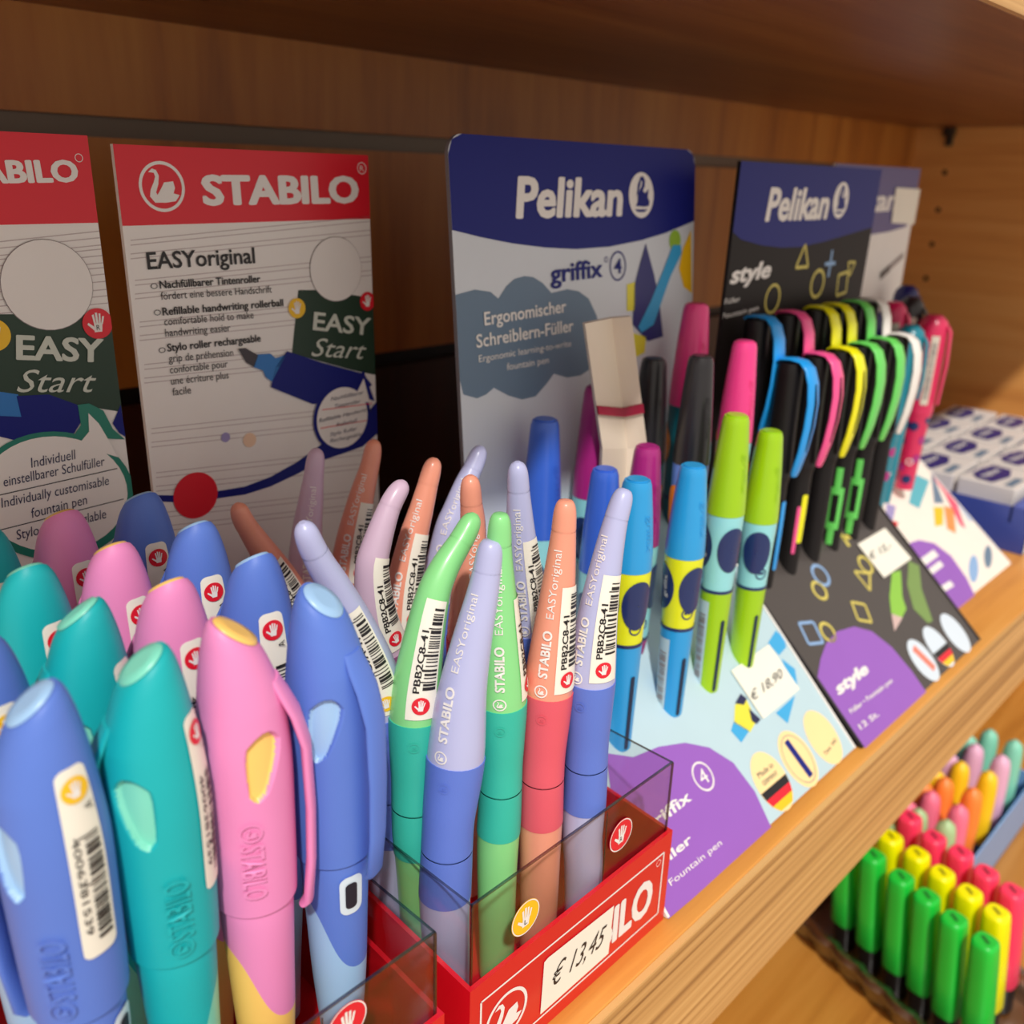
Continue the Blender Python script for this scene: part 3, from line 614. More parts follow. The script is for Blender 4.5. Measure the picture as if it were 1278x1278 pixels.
# ------------------------------------------------------------------ chunky pens
def soft(name, rgb): return mat(name, rgb, .48, sss=0, bump=.15, spec=.4)
CH = dict(blue=(soft('periwinkle_rubber', (92, 126, 214)), mat('ice_blue_plastic', (160, 200, 240), .35)),
          teal=(soft('turquoise_rubber', (18, 178, 184)), mat('mint_plastic', (128, 220, 196), .35)),
          pink=(soft('pink_rubber', (236, 142, 198)), mat('apricot_plastic', (255, 206, 112), .35)))
DARK = mat('dark_recess', (26, 24, 40), .6)
def chunky(x, y, col, label, zt=.1535, ca=-2.2, win=True, stick=None, stcol=PRED, top_dir=(-.05, 1.1), seed=1, emboss=None, slot=None, flip=False, wave=0.):
    main, acc = CH[col]
    t = thing('fountain_pen', label, 'pen', (x, y, .003), 'chunky capped pens in the left display box')
    side = 1 if ca > 0 else -1
    L = .068; zb = zt - L
    rad = [(0, .0048), (.0012, .0056), (.004, .0067), (.010, .0082), (.018, .0094), (.030, .0103), (.045, .0102), (.060, .0099), (L, .0096)]
    T = Tube([(x, y, zt), (x, y, zt - L / 2), (x, y, zb)], rad)
    mb = MB(); SEG, N = (280, 230) if win else (64, 50)
    wa = ca - 1.02 * side; wd0, wd1 = .0205, .0365
    dirv = Vector((top_dir[0], top_dir[1], 0)).normalized()
    def inwin(d, a):
        if not win or not (wd0 < d < wd1): return 0
        u = (d - wd0) / (wd1 - wd0)
        half = .44 * (min(1, u / .18) ** .5) * (1 - .62 * max(0, (u - .3) / .7) ** 1.3) * (min(1, (1 - u) / .10) ** .5)
        da = ((a - wa + math.pi) % (2 * math.pi) - math.pi) * side - .10 + .30 * u
        return max(0, min(1, (1 - abs(da) / max(.01, half)) * 4))
    rows = []; wm = {}
    for i in range(N + 1):
        d = L * i / N; row = []
        for j in range(SEG):
            a = -j * 2 * math.pi / SEG
            w = inwin(d, a); P_ = T.pt(d, a, -.0015 * w * w * (3 - 2 * w))
            k = max(0, 1 - d / .016); off = (P_ - Vector((x, y, P_.z))); P_.z -= .0046 * k * off.dot(dirv) / .0062
            row.append(P_); wm[(i, j)] = w
        rows.append(row)
    mb.grid(rows, main, closed=True, matf=lambda i, j: acc if wm[(i, j)] > .55 else main)
    lip = [T.pt(L, -j * 2 * math.pi / SEG, -.0016) for j in range(SEG)]; mb.grid([rows[-1], lip], main, closed=True)
    mb.face(rows[0][::-1], main)
    if emboss is not None:
        up = not flip; o_ = .0008
        T.text(mb, 'STABILO', (.0600 if up else .0470), (.0450 if up else .0620), emboss, .0050, main, o_, bold=.012)
        dd = .0628 if up else .0438
        T.ring(mb, dd, emboss, .0024, .0004, main, o_); T.disc(mb, dd, emboss, .0019, main, o_, SWAN)
    cap = mb.build('cap', t)
    c = sum(rows[0], Vector()) / SEG; b = MB(); nrm = (rows[0][0] - c).cross(rows[0][SEG // 4] - c).normalized()
    if nrm.z < 0: nrm = -nrm
    r0 = [c + (p_ - c) * .90 + nrm * .0001 for p_ in rows[0]]; r1 = [c + (p_ - c) * .84 + nrm * .0008 for p_ in rows[0]]; r2 = [c + (p_ - c) * .5 + nrm * .0010 for p_ in rows[0]]
    b.grid([r0, r1, r2][::-1], acc, closed=True); b.face(r2, acc); b.build('top_insert', cap)
    b = MB()
    path = [(.011, -.0012), (.015, .0001), (.020, .0018), (.028, .0032), (.045, .0036), (.060, .0034), (.0715, .0026), (.0735, .0014)]
    w = [.0030, .0038, .0040, .0038, .0035, .0033, .0030, .0018]; rows2 = []
    for (d, off), ww in zip(path, w):
        T_, N_, B_ = T.fr(min(d, L)); R = smooth(T.rad, min(d, L)) + off; rd = N_ * math.cos(ca) + B_ * math.sin(ca); tg = -N_ * math.sin(ca) + B_ * math.cos(ca)
        cc = Vector((x, y, zt - d)) + rd * R; th = .0012
        rows2.append([cc + tg * (ww * math.cos(q)) + rd * (th * math.sin(q)) for q in [k * math.pi / 8 for k in range(16)]])
    b.grid(rows2, main, closed=True); b.face(rows2[0], main); b.face(rows2[-1][::-1], main)
    b.build('clip', cap)
    BL = zb - .004
    rad2 = [(0, .0084), (.004, .0086), (.02, .0080), (.04, .0072), (.06, .0058), (BL, .0045)]
    B2 = Tube([(x, y, zb + .0006), (x, y, zb / 2), (x, y, .004)], rad2); mb = MB(); SG = 64
    wf = lambda a: .024 + .013 * math.tanh(1.8 * math.sin(a + wave))
    for u0, u1, mm in ((0, 1, main), (1, 2, acc)):
        rw = []
        for i in range(17):
            v = i / 16; rw.append([B2.pt((wf(a) * v if u0 == 0 else lerp(wf(a), BL, v)), a) for a in [-j * 2 * math.pi / SG for j in range(SG)]])
        mb.grid(rw, mm, closed=True)
        if u0 == 1: mb.face(rw[-1], mm)
    bar = mb.build('barrel', t)
    if slot is not None:
        mb = MB(); B2.patch(mb, .0045, .0165, slot - .36, slot + .36, mat('pale_ice_plastic', (216, 232, 244), .3), .0004, 14, 8, rnd=.0022)
        B2.patch(mb, .0065, .0145, slot - .20, slot + .16, DARK, .0006, 10, 6, rnd=.0012); mb.build('ink_window', bar)
    if stick is not None:
        s0, s1 = (.0105, .0525); mb = MB(); a = stick; w = .36
        T.patch(mb, s0, s1, a - w, a + w, PAPER, .00035, 24, 10, rnd=.0018)
        T.hand(mb, s0 + .0044, a, .0026, stcol, WHITE, off=.0006)
        T.text(mb, 'A', s0 + .0092, s0 + .0076, a + .16, .0018, BLACK, .0009)
        T.barcode(mb, s0 + .014, s1 - .003, a - .04, a + w - .10, BLACK, .0006, seed)
        T.text(mb, '4006381539', s0 + .0135, s1 - .006, a - .19, .0014, BLACK, .0006)
        mb.build('price_label', t)
    return t
GX = (.0460, .0668, .0873, .1098); GY = (-.2575, -.2275, -.1978, -.1660)
LT = (-.9, .25); RT = (.75, -.35)
chunky(GX[0], GY[0], 'blue', 'large blue chunky pen at the bottom left corner of the box, yellow-dot label', ca=-2.05, stick=.52, stcol=PYEL, seed=2, emboss=-.35, slot=.95, top_dir=LT, wave=2)
chunky(GX[1], GY[0], 'teal', 'turquoise chunky pen in the front row with raised swan lettering', ca=-1.5, stick=1.15, seed=3, emboss=.12, top_dir=LT, wave=2.6)
chunky(GX[2], GY[0], 'pink', 'pink chunky pen with apricot top insert and open clip, front row', ca=1.42, seed=4, emboss=.0, flip=True, top_dir=RT, wave=.2)
chunky(GX[3], GY[0], 'blue', 'front-row blue chunky pen with ice-blue top button beside the clear box edge', ca=.92, seed=5, top_dir=(.35, -.6), slot=.45, wave=.3)
chunky(GX[0], GY[1], 'blue', 'blue chunky pen cut by the left frame edge behind the large blue one', ca=-2.4, win=False, stick=.35, stcol=PYEL, seed=6)
chunky(GX[1], GY[1], 'teal', 'turquoise chunky pen directly behind the front turquoise one', ca=-1.45, stick=1.0, seed=7, top_dir=(-.7, .5))
chunky(GX[2], GY[1], 'pink', 'pink chunky pen directly behind the front pink one with barcode label', win=False, stick=.50, seed=8)
chunky(GX[3], GY[1], 'blue', 'blue chunky pen directly behind the ice-blue-buttoned one, red-dot label', win=False, stick=.40, seed=9)
chunky(GX[1], GY[2], 'teal', 'turquoise chunky pen in the third row with white red-dot label', win=False, stick=.50, seed=10)
chunky(GX[2], GY[2], 'pink', 'pink chunky pen in the third row behind two pink ones', win=False, stick=.55, seed=11)
chunky(GX[3], GY[2], 'blue', 'blue chunky pen in the third row, in half light', win=False, stick=.40, seed=12)
chunky(GX[1], GY[3], 'teal', 'turquoise chunky pen at the left frame edge in the back row', win=False, stick=.40, seed=13)
chunky(GX[2], GY[3], 'pink', 'shaded pink chunky pen in the back row against the speech bubble', win=False, stick=.45, seed=14)
chunky(GX[3], GY[3], 'blue', 'shaded dark-looking blue chunky pen in the back row between the two header boards', win=False, stick=.35, seed=15)
# ------------------------------------------------------------------ slim curved pens
def sat(name, rgb): return mat(name, rgb, .36, coat=.25, spec=.45)
SL = dict(lavender=(sat('lavender_plastic', (184, 188, 228)), soft('cornflower_rubber', (96, 124, 214))),
          mint=(sat('mint_green_plastic', (140, 222, 142)), soft('sea_green_rubber', (54, 190, 168))),
          salmon=(sat('salmon_plastic', (240, 158, 132)), soft('coral_rubber', (228, 92, 108))),
          lilac=(sat('lilac_plastic', (210, 182, 206)), soft('plum_rubber', (146, 88, 130))))
def slim(col, y, top, low, label, stick=None, stcol=PRED, tl=.057, text=None, seed=1, tscale=1., num='PBB2C8-41', y2=None):
    """top: tip and axis points of the pastel part; low: junction .. end of barrel"""
    A, G = SL[col]
    y2 = y if y2 is None else y2
    n = len(top) + len(low) - 1
    pts = [at(a, c, y=lerp(y, y2, i / max(1, n))) for i, (a, c) in enumerate(top + low)]
    last = pts[-1]
    if last.z > .008:
        steps = max(1, int(last.z / .03)); d = (pts[-1] - pts[-2]); d = Vector((d.x / max(.001, -d.z), 0, -1)); d.x = max(-.12, min(.12, d.x))
        z0 = last.z
        for k in range(1, steps + 1):
            zz = lerp(z0, .005, k / steps); pts.append(Vector((last.x + d.x * (z0 - zz) * .5, last.y, zz)))
    pp = [pts[0] + (pts[0] - pts[1]).normalized() * .001] + pts
    T = Tube(pp, [(0, .001)]); L = T.len
    s = tscale
    sj = tl
    T.rad = [(0, .0009 * s), (.0006, .0018 * s), (.0018, .0026 * s), (.004, .0031 * s), (.0085, .0034 * s), (.0092, .0034 * s), (tl * .35, .0043 * s), (tl * .6, .0055 * s), (tl * .85, .0067 * s), (tl, .0071 * s),
             (tl + .012, .0067 * s), (tl + .022, .0063 * s), (tl + .036, .0065 * s), (tl + .046, .0066 * s), (tl + .060, .0063 * s), (max(L, tl + .065), .0056 * s)]
    base = pts[-1]
    t = thing('rollerball_pen', label, 'pen', (base.x, base.y, .003), 'slim curved pens in the red display box')
    mb = MB(); T.sect(mb, 0, .0088, A, 12, 28, True); T.sect(mb, .0088, .0092, A, 1, 28, off=-.00006); T.sect(mb, .0092, tl, A, 30, 28); mb.build('upper_barrel', t)
    mb = MB(); T.sect(mb, tl, tl + .029, G, 16, 28, off=.00025, cap0=True); T.sect(mb, tl + .029, tl + .0295, G, 1, 28, off=-.0001); T.sect(mb, tl + .0295, min(L, tl + .045), G, 10, 28, off=.0002, cap1=True)
    ca = 0 if text is None else text; T.ring(mb, tl + .006, ca * .6, .0016, .0004, G, .0005); T.text(mb, 'R', tl + .0066, tl + .0054, ca * .6, .0012, G, .0005); mb.build('grip', t)
    if L > tl + .047:
        mb = MB(); T.sect(mb, tl + .045, L, A, 10, 28, cap1=True); mb.build('lower_barrel', t)
    if text is not None:
        mb = MB(); W = WHITE
        T.ring(mb, tl * .95, text, .0019, .0004, W, .0003); T.disc(mb, tl * .95, text, .0015, W, .0003, SWAN)
        T.text(mb, 'STABILO', tl * .88, tl * .64, text, .0026, W, .0003, bold=.03)
        T.text(mb, 'EASYoriginal', tl * .58, tl * .24, text, .0022, W, .0003)
        mb.build('printed_lettering', t)
    if stick is not None:
        mb = MB(); a = stick; w = .62; s0 = tl * .42; s1 = tl * .96
        T.patch(mb, s0, s1, a - w, a + w, PAPER, .0003, 14, 8)
        T.barcode(mb, s0 + .002, s1 - .008, a - .05, a + w - .12, BLACK, .0005, seed); T.text(mb, num, s1 - .0075, s0 + .008, a - .30, .0017, BLACK, .0005, bold=.01)
        T.hand(mb, s1 - .004, a - .05, .0024, stcol, WHITE, off=.0005)
        mb.build('barcode_label', t)
    return t
# front row
slim('lavender', -.262, [(613, 678), (604, 733), (589, 800), (576, 870)], [(567, 962), (560, 1020), (557, 1075), (555, 1135), (558, 1195)], 'lavender and blue slim pen standing foremost in the red box, lettering down its left side', text=-.55, tl=.0625, tscale=1.12)
slim('mint', -.262, [(624, 645), (623, 700), (625, 780), (627, 860)], [(626, 925), (624, 1000), (621, 1060), (620, 1110), (620, 1170)], 'straight mint green slim pen with white lettering, right of the foremost lavender pen', text=-.1, stick=1.5, tl=.058, tscale=.97)
slim('salmon', -.268, [(706, 628), (702, 680), (694, 760), (686, 840)], [(682, 890), (677, 960), (675, 1020), (674, 1060), (673, 1110)], 'straight salmon slim pen between the mint and right-hand lavender pens', text=-.3, stick=.85, tl=.058, seed=3)
slim('lavender', -.274, [(779, 614), (766, 660), (752, 730), (743, 790)], [(737, 853), (733, 920), (730, 985), (727, 1040), (728, 1085)], 'lavender slim pen at the right end of the front row, tip leaning right', text=-.6, stick=.55, tl=.058, seed=4)
# second row
slim('mint', -.250, [(591, 645), (577, 672), (555, 708), (540, 745), (526, 815)], [(518, 880), (517, 970), (518, 1030), (522, 1090)], 'mint green slim pen with hooked tip and barcode label behind the foremost lavender pen', stick=.25, text=None, tl=.060, seed=5, num='PBB2C8-41')
slim('lavender', -.240, [(379, 656), (388, 680), (401, 705), (418, 733), (445, 785), (467, 840)], [(483, 908), (486, 960), (486, 1020), (486, 1060)], 'pale lavender slim pen arching left over the blue chunky pens, yellow-dot label', stick=.25, stcol=PYEL, tl=.066, seed=6, num='PBB1C9A-41', tscale=1.0)
slim('lavender', -.240, [(646, 580), (647, 610), (649, 653), (652, 695)], [(660, 780), (664, 860), (664, 960)], 'whitish lavender slim pen behind the mint and salmon ones', text=-.2, stick=.75, tl=.058, seed=7)
slim('salmon', -.228, [(587, 597), (588, 625), (590, 653), (588, 695)], [(586, 770), (584, 860), (584, 960)], 'salmon slim pen rising behind the hooked mint pen', text=.1, stick=1.0, tl=.055, seed=8)
# third row
slim('lilac', -.215, [(503, 604), (487, 631), (470, 680), (464, 712), (470, 770)], [(488, 838), (492, 930), (494, 1010)], 'pale lilac slim pen bending right with plum lower half', stick=.7, tl=.057, seed=9)
slim('salmon', -.200, [(542, 575), (537, 593), (526, 635), (515, 675), (505, 730), (501, 780)], [(500, 812), (504, 900), (508, 980)], 'tall salmon slim pen with half-shaded tip and printed label in front of the dark gap', text=-.45, stick=.6, tl=.060, seed=10)
slim('lavender', -.198, [(600, 560), (592, 580), (581, 604), (570, 635), (560, 667)], [(550, 740), (548, 840), (548, 930)], 'shaded lavender slim pen leaning right behind the salmon one, next to the grey header board', text=-.4, tl=.056, seed=11)
# back rows
slim('salmon', -.170, [(297, 632), (304, 650), (320, 675), (337, 700), (353, 725), (366, 755)], [(384, 830), (392, 900), (398, 960)], 'orange-salmon slim pen arching left beside the red dot of the header board', stick=.35, stcol=PYEL, tl=.056, seed=12, y2=-.168)
slim('lilac', -.158, [(395, 563), (392, 590), (388, 625), (383, 670)], [(382, 760), (384, 840), (388, 900)], 'shaded lilac slim pen upright against the header board', text=.0, tl=.054, seed=13)
slim('salmon', -.163, [(467, 552), (462, 580), (450, 625), (439, 682)], [(432, 760), (432, 840), (434, 900)], 'shaded dusty-salmon slim pen at the right edge of the header board, barcode label', text=-.4, stick=.6, tl=.054, seed=14)
# ------------------------------------------------------------------ pens of display 3
def pl(name, rgb): return mat(name, rgb, .33, coat=.2)
GC = dict(sky=pl('sky_blue_plastic', (40, 160, 226)), royal=pl('royal_blue_plastic', (56, 104, 214)), purple=pl('magenta_purple_plastic', (170, 36, 124)), black=pl('black_plastic', (34, 32, 36)),
          pink=pl('hot_pink_plastic', (240, 62, 140)), lime=pl('lime_green_plastic', (160, 208, 12)), lemon=pl('lemon_rubber', (232, 238, 30)), aqua=pl('pale_aqua_rubber', (150, 222, 228)),
          cornf=pl('bright_blue_rubber', (92, 138, 232)), teal=pl('dark_teal_rubber', (10, 96, 110)), navyo=pl('navy_grip_pad', (28, 46, 100)), orange=pl('orange_grip_pad', (250, 140, 24)))
def sloz(y): return (y + .285) * (.1015 / .1055)
def school(x, y, zt, capL, cap, grip, oval_, body, label, ov=(-1.25, .55), gripL=.042, lab=False, smile=True, s=1., blab=False):
    zbot = sloz(y) - .004; t = thing('school_fountain_pen', label, 'pen', (x, y, zbot), 'school pens in the pale blue wedge display')
    L = zt - zbot; T = Tube([(x, y, zt), (x, y, (zt + zbot) / 2), (x, y, zbot)], [(0, .0048)])
    T.rad = [(0, .0046 * s), (.0012, .0050 * s), (.0018, .0052 * s), (capL * .5, .0067 * s), (capL, .0077 * s), (capL + gripL * .45, .0072 * s), (capL + gripL * .8, .0068 * s), (capL + gripL, .0066 * s), (L, .0056 * s)]
    mb = MB(); T.sect(mb, 0, capL, cap, 22, 32, cap0=True, cap1=True)
    r = [T.pt(0, -j * 2 * math.pi / 24, -.0009) for j in range(24)]; r2 = [q + Vector((0, 0, .0006)) for q in r]; mb.grid([r2, r], cap, closed=True); mb.face(r2[::-1], cap)
    T.text(mb, 'griffix', capL * .35, capL * .75, .95, .0026, cap, .0003); mb.build('cap', t)
    mb = MB(); g1 = capL + gripL; T.sect(mb, capL, g1 - .0012, grip, 20, 32, off=-.0002)
    for k, a in enumerate(ov): T.disc(mb, capL + gripL * .42, a, .0098, oval_, .0002, e=.62, n=28)
    T.text(mb, 'griffix', capL + gripL * .55, capL + gripL * .25, ov[0] + .25, .0022, WHITE, .0004)
    if smile:
        T.ring(mb, g1 - .008, .55, .0026, .0006, oval_, .0001); T.disc(mb, g1 - .0085, .62, .0007, oval_, .0002); T.disc(mb, g1 - .0085, .42, .0007, oval_, .0002)
    T.sect(mb, g1 - .0014, g1, GC['navyo'], 1, 32, off=.0001); mb.build('grip', t)
    mb = MB(); T.sect(mb, g1, L, body, 16, 32, cap1=True, off=-.0001)
    T.patch(mb, g1 + .012, L - .001, .55, .85, mat('slot_shadow_plastic', (14, 40, 70), .5), .0002, 6, 3, rnd=.001)
    mb.build('barrel', t)
    if blab:
        mb = MB(); T.patch(mb, g1 + .004, L - .004, -1.2, -.35, SKY, .0002, 8, 6); T.barcode(mb, g1 + .010, L - .006, -1.05, -.5, GREY, .0004, 5); mb.build('barcode_label', t)
Gr = GC
school(.2535, -.240, .1475, .0330, Gr['sky'], Gr['lemon'], Gr['navyo'], Gr['sky'], 'sky blue and lemon school pen at the left end of the wedge display front row', gripL=.030)
school(.2885, -.240, .1455, .0355, Gr['sky'], Gr['lemon'], Gr['navyo'], Gr['sky'], 'sky blue and lemon school pen standing in a hole, second in the front row', gripL=.031, ov=(-1.2, .75), blab=True)
school(.3160, -.240, .1605, .0400, Gr['lime'], Gr['aqua'], Gr['navyo'], Gr['lime'], 'taller lime green school pen with pale aqua grip', gripL=.034, ov=(-1.35, .65), smile=False, blab=True)
school(.3455, -.240, .1490, .0390, Gr['lime'], Gr['aqua'], Gr['navyo'], Gr['lime'], 'shorter lime green school pen beside the black wedge display', gripL=.031, ov=(-1.9, .1))
school(.2620, -.219, .1445, .0400, Gr['royal'], Gr['aqua'], Gr['navyo'], Gr['royal'], 'royal blue capped school pen in the middle row behind the right-hand lavender pen', ov=(-.6, 1.2), s=1.0)
school(.2880, -.219, .1485, .0400, Gr['purple'], Gr['aqua'], Gr['navyo'], Gr['purple'], 'magenta-purple capped school pen peeking out in the middle row', ov=(-.6, 1.2))
school(.3200, -.219, .1800, .0440, Gr['black'], Gr['cornf'], Gr['orange'], Gr['royal'], 'black capped school pen with blue grip and orange oval, middle row', gripL=.045, ov=(-.75, 1.6), smile=False)
school(.3530, -.219, .1825, .0430, Gr['pink'], Gr['aqua'], Gr['orange'], Gr['aqua'], 'hot pink capped school pen behind the taller lime one', ov=(-.75, 1.6), gripL=.045, smile=False)
school(.2600, -.190, .1580, .0470, Gr['royal'], Gr['aqua'], Gr['navyo'], Gr['royal'], 'royal blue capped school pen in the back row with diagonal shade on its cap', ov=(-.4, 1.4), s=1.06)
school(.2915, -.190, .1665, .0460, Gr['purple'], Gr['aqua'], Gr['navyo'], Gr['purple'], 'magenta-purple capped school pen in the back row beside the white leaflet', ov=(-.4, 1.4), s=1.06)
school(.3290, -.190, .1735, .0460, Gr['black'], Gr['teal'], Gr['orange'], Gr['teal'], 'black capped school pen in the back row with dark teal grip', ov=(1.0, -1.6), s=1.06, gripL=.045, smile=False)
school(.3580, -.190, .1945, .0450, Gr['purple' if False else 'pink'], Gr['teal'], Gr['orange'], Gr['teal'], 'hot pink capped school pen, tallest in the back row', ov=(1.0, -1.6), s=1.1, gripL=.045, smile=False)
# white leaflet
lf = thing('leaflet', 'folded white leaflet with crimson band standing between the school pens', 'leaflet', (.300, -.205, .05))
b = MB(); yy = -.196
q = [at(730, 404, y=yy), at(764, 397, y=yy + .004), at(788, 395, y=yy - .004)]; w = [at(752, 560, y=yy - .006), at(783, 560, y=yy), at(808, 560, y=yy - .008)]
q2 = [q[k].lerp(w[k], .6) for k in range(3)]
lw = mat('leaflet_paper', (238, 224, 206), .5)
zb = .06; f_ = [Vector((p_.x + .001, p_.y - .002, zb)) for p_ in w]
rows_l = [q, q2, w, f_]
b.grid(rows_l, lw, smooth=False); back = [[p_ + Vector((.0015, .0025, 0)) for p_ in r_] for r_ in rows_l]; b.grid([r_[::-1] for r_ in back], lw, smooth=False)
for r_, k_ in ((0, 0),):
    b.face([q[0], q[1], q[2], back[0][2], back[0][1], back[0][0]], lw)
for j in (0, 2): b.grid([[a_[j], c_[j]] for a_, c_ in zip(rows_l, back)], lw, smooth=False)
b.build('folded_sheet', lf)
b = MB(); cr = mat('crimson_band', (168, 34, 66), .45)
fw = Vector((-.0006, -.0012, 0)); bd = [q[k].lerp(w[k], .64 + .03 * (k == 1)) + fw for k in range(3)]; bl = [q[k].lerp(w[k], .71 + .03 * (k == 1)) + fw for k in range(3)]
b.grid([bd, bl], cr); b.grid([[p_ + Vector((0, .0008, 0)) for p_ in bd][::-1], [p_ + Vector((0, .0008, 0)) for p_ in bl][::-1]], cr); b.build('band', lf)
# ------------------------------------------------------------------ clip pens of display 4
CC = dict(blue=pl('azure_clip', (26, 158, 240)), pink=pl('rose_clip', (244, 84, 150)), yellow=pl('yellow_clip', (240, 236, 10)), green=pl('fresh_green_clip', (104, 214, 96)), white=pl('white_clip', (240, 236, 230)))
BK = mat('matte_black_plastic', (20, 17, 18), .42, spec=.35); BK2 = mat('soft_black_grip', (24, 21, 22), .55, spec=.3)
SRIGHT = Vector((.695, -.7186, 0)).normalized(); SF = Vector((-.72, -.69, 0)).normalized()
def clip_pen(x, y, zt, col, label, loop=False, frame=False):
    m = CC[col]; zbot = max(.004, (y + .2875) * .9 - .004)
    t = thing('clip_pen', label, 'pen', (x, y, zbot), 'clip pens in the black wedge display')
    T = Tube([(x, y, zt), (x, y, (zt + zbot) / 2), (x, y, zbot)], [(0, .006)]); L = zt - zbot
    T.rad = [(0, .0056), (.001, .0060), (.05, .0066), (.054, .0066), (.0545, .0058), (.08, .0057), (L, .0050)]
    mb = MB(); T.sect(mb, 0, .054, BK, 20, 28, cap0=True, cap1=True); mb.build('cap', t)
    mb = MB(); T.sect(mb, .054, L, BK2, 14, 28, cap1=True)
    if L > .085: T.sect(mb, .0545, .0555, GREY, 1, 28, off=.0002)
    mb.build('barrel', t)
    # looped clip: an arch over the cap top that runs down the right side
    path = [(-.0058, .0000), (-.0040, .0012), (.0010, .0018), (.0062, .0012), (.0096, -.0018), (.0120, -.008), (.0132, -.017), (.0130, -.028), (.0116, -.040), (.0094, -.0500), (.0088, -.0525)]
    wd = [.0036, .0042, .0045, .0047, .0050, .0053, .0054, .0053, .0048, .0042, .0028]; b = MB(); rows = []
    dirc = (SRIGHT * .72 + SF * .69).normalized(); sid = Vector((-dirc.y, dirc.x, 0)); c0 = Vector((x, y, zt))
    for i, ((u, v), w_) in enumerate(zip(path, wd)):
        a = path[max(0, i - 1)]; c = path[min(len(path) - 1, i + 1)]; tu = Vector((c[0] - a[0], c[1] - a[1])).normalized(); nu, nv = -tu.y, tu.x
        cc = c0 + dirc * u + Vector((0, 0, v)); th = .0008 if i < 4 else .0013
        rows.append([cc + sid * (w_ * math.cos(q)) + (dirc * nu + Vector((0, 0, nv))) * (th * math.sin(q)) for q in [k * math.pi / 5 for k in range(10)]])
    b.grid(rows, m, closed=True); b.face(rows[0][::-1], m); b.face(rows[-1], m); b.build('clip', t)
    if loop:
        b = MB(); a_ = []
        for i in (5, 6, 7, 8):
            u, v = path[i]; cc = c0 + dirc * (u + .0015) + Vector((0, 0, v)); hw = .0011 if i in (6, 7) else .0005
            a_.append([cc + sid * hw * e for e in (-1, 1)])
        b.grid(a_, BK2); b.grid([r_[::-1] for r_ in a_], BK2); b.build('clip_slot', t)
    if frame:
        b = MB(); f0 = .064
        T.patch(b, f0, f0 + .012, -.35, .20, m, .0006, 4, 4); T.patch(b, f0 + .012, f0 + .034, -.75, -.40, m, .0008, 6, 3); T.patch(b, f0 + .012, f0 + .034, .15, .5, m, .0008, 6, 3)
        T.patch(b, f0 + .011, f0 + .015, -.75, .5, m, .0008, 2, 6); T.patch(b, f0 + .031, f0 + .035, -.75, .5, m, .0008, 2, 6); T.patch(b, f0 + .035, f0 + .044, -.4, .2, m, .0006, 3, 4)
        b.build('grip_window', t)['label'] = 'fresh green frame'
    return T, t
def accent(T, t, parts):
    b = MB()
    for d0, d1, a0, a1, c in parts: T.patch(b, d0, d1, a0, a1, CC[c], .0007, 8, 4, rnd=.001)
    b.build('grip_window', t)
names4 = [('blue', 'azure'), ('pink', 'rose pink'), ('yellow', 'bright yellow'), ('green', 'fresh green'), ('green', 'fresh green'), ('white', 'white')]
for i, ((c, nm), x) in enumerate(zip(names4, (.3950, .4200, .4450, .4680, .4925, .5150))):
    ex = {3: ', left of the two green ones in front', 4: ', right of the two green ones in front'}.get(i, ', front row')
    T4, t4 = clip_pen(x, -.220, .1690, c, 'black pen with %s clip%s' % (nm, ex.replace('front row', 'front row of the black display')), loop=(i in (0, 1, 2)), frame=(i in (3, 4)))
    if i == 0: accent(T4, t4, [(.066, .102, .75, 1.25, 'blue')])
    if i == 1: accent(T4, t4, [(.074, .100, .15, .45, 'pink'), (.068, .094, .45, .95, 'yellow')])
names4b = [('blue', 'shaded azure'), ('pink', 'shaded rose pink'), ('yellow', 'olive-shaded yellow'), ('yellow', 'olive-shaded yellow'), ('green', 'shaded green'), ('white', 'shaded white')]
for i, ((c, nm), x) in enumerate(zip(names4b, (.3960, .4250, .4540, .4720, .4950, .5150))):
    ex = {2: ', left of the two back yellow ones', 3: ', right of the two back yellow ones'}.get(i, ', back row')
    clip_pen(x, -.200, .1860, c, 'black pen with %s clip%s' % (nm, ex.replace('back row', 'back row of the black display')), loop=False)
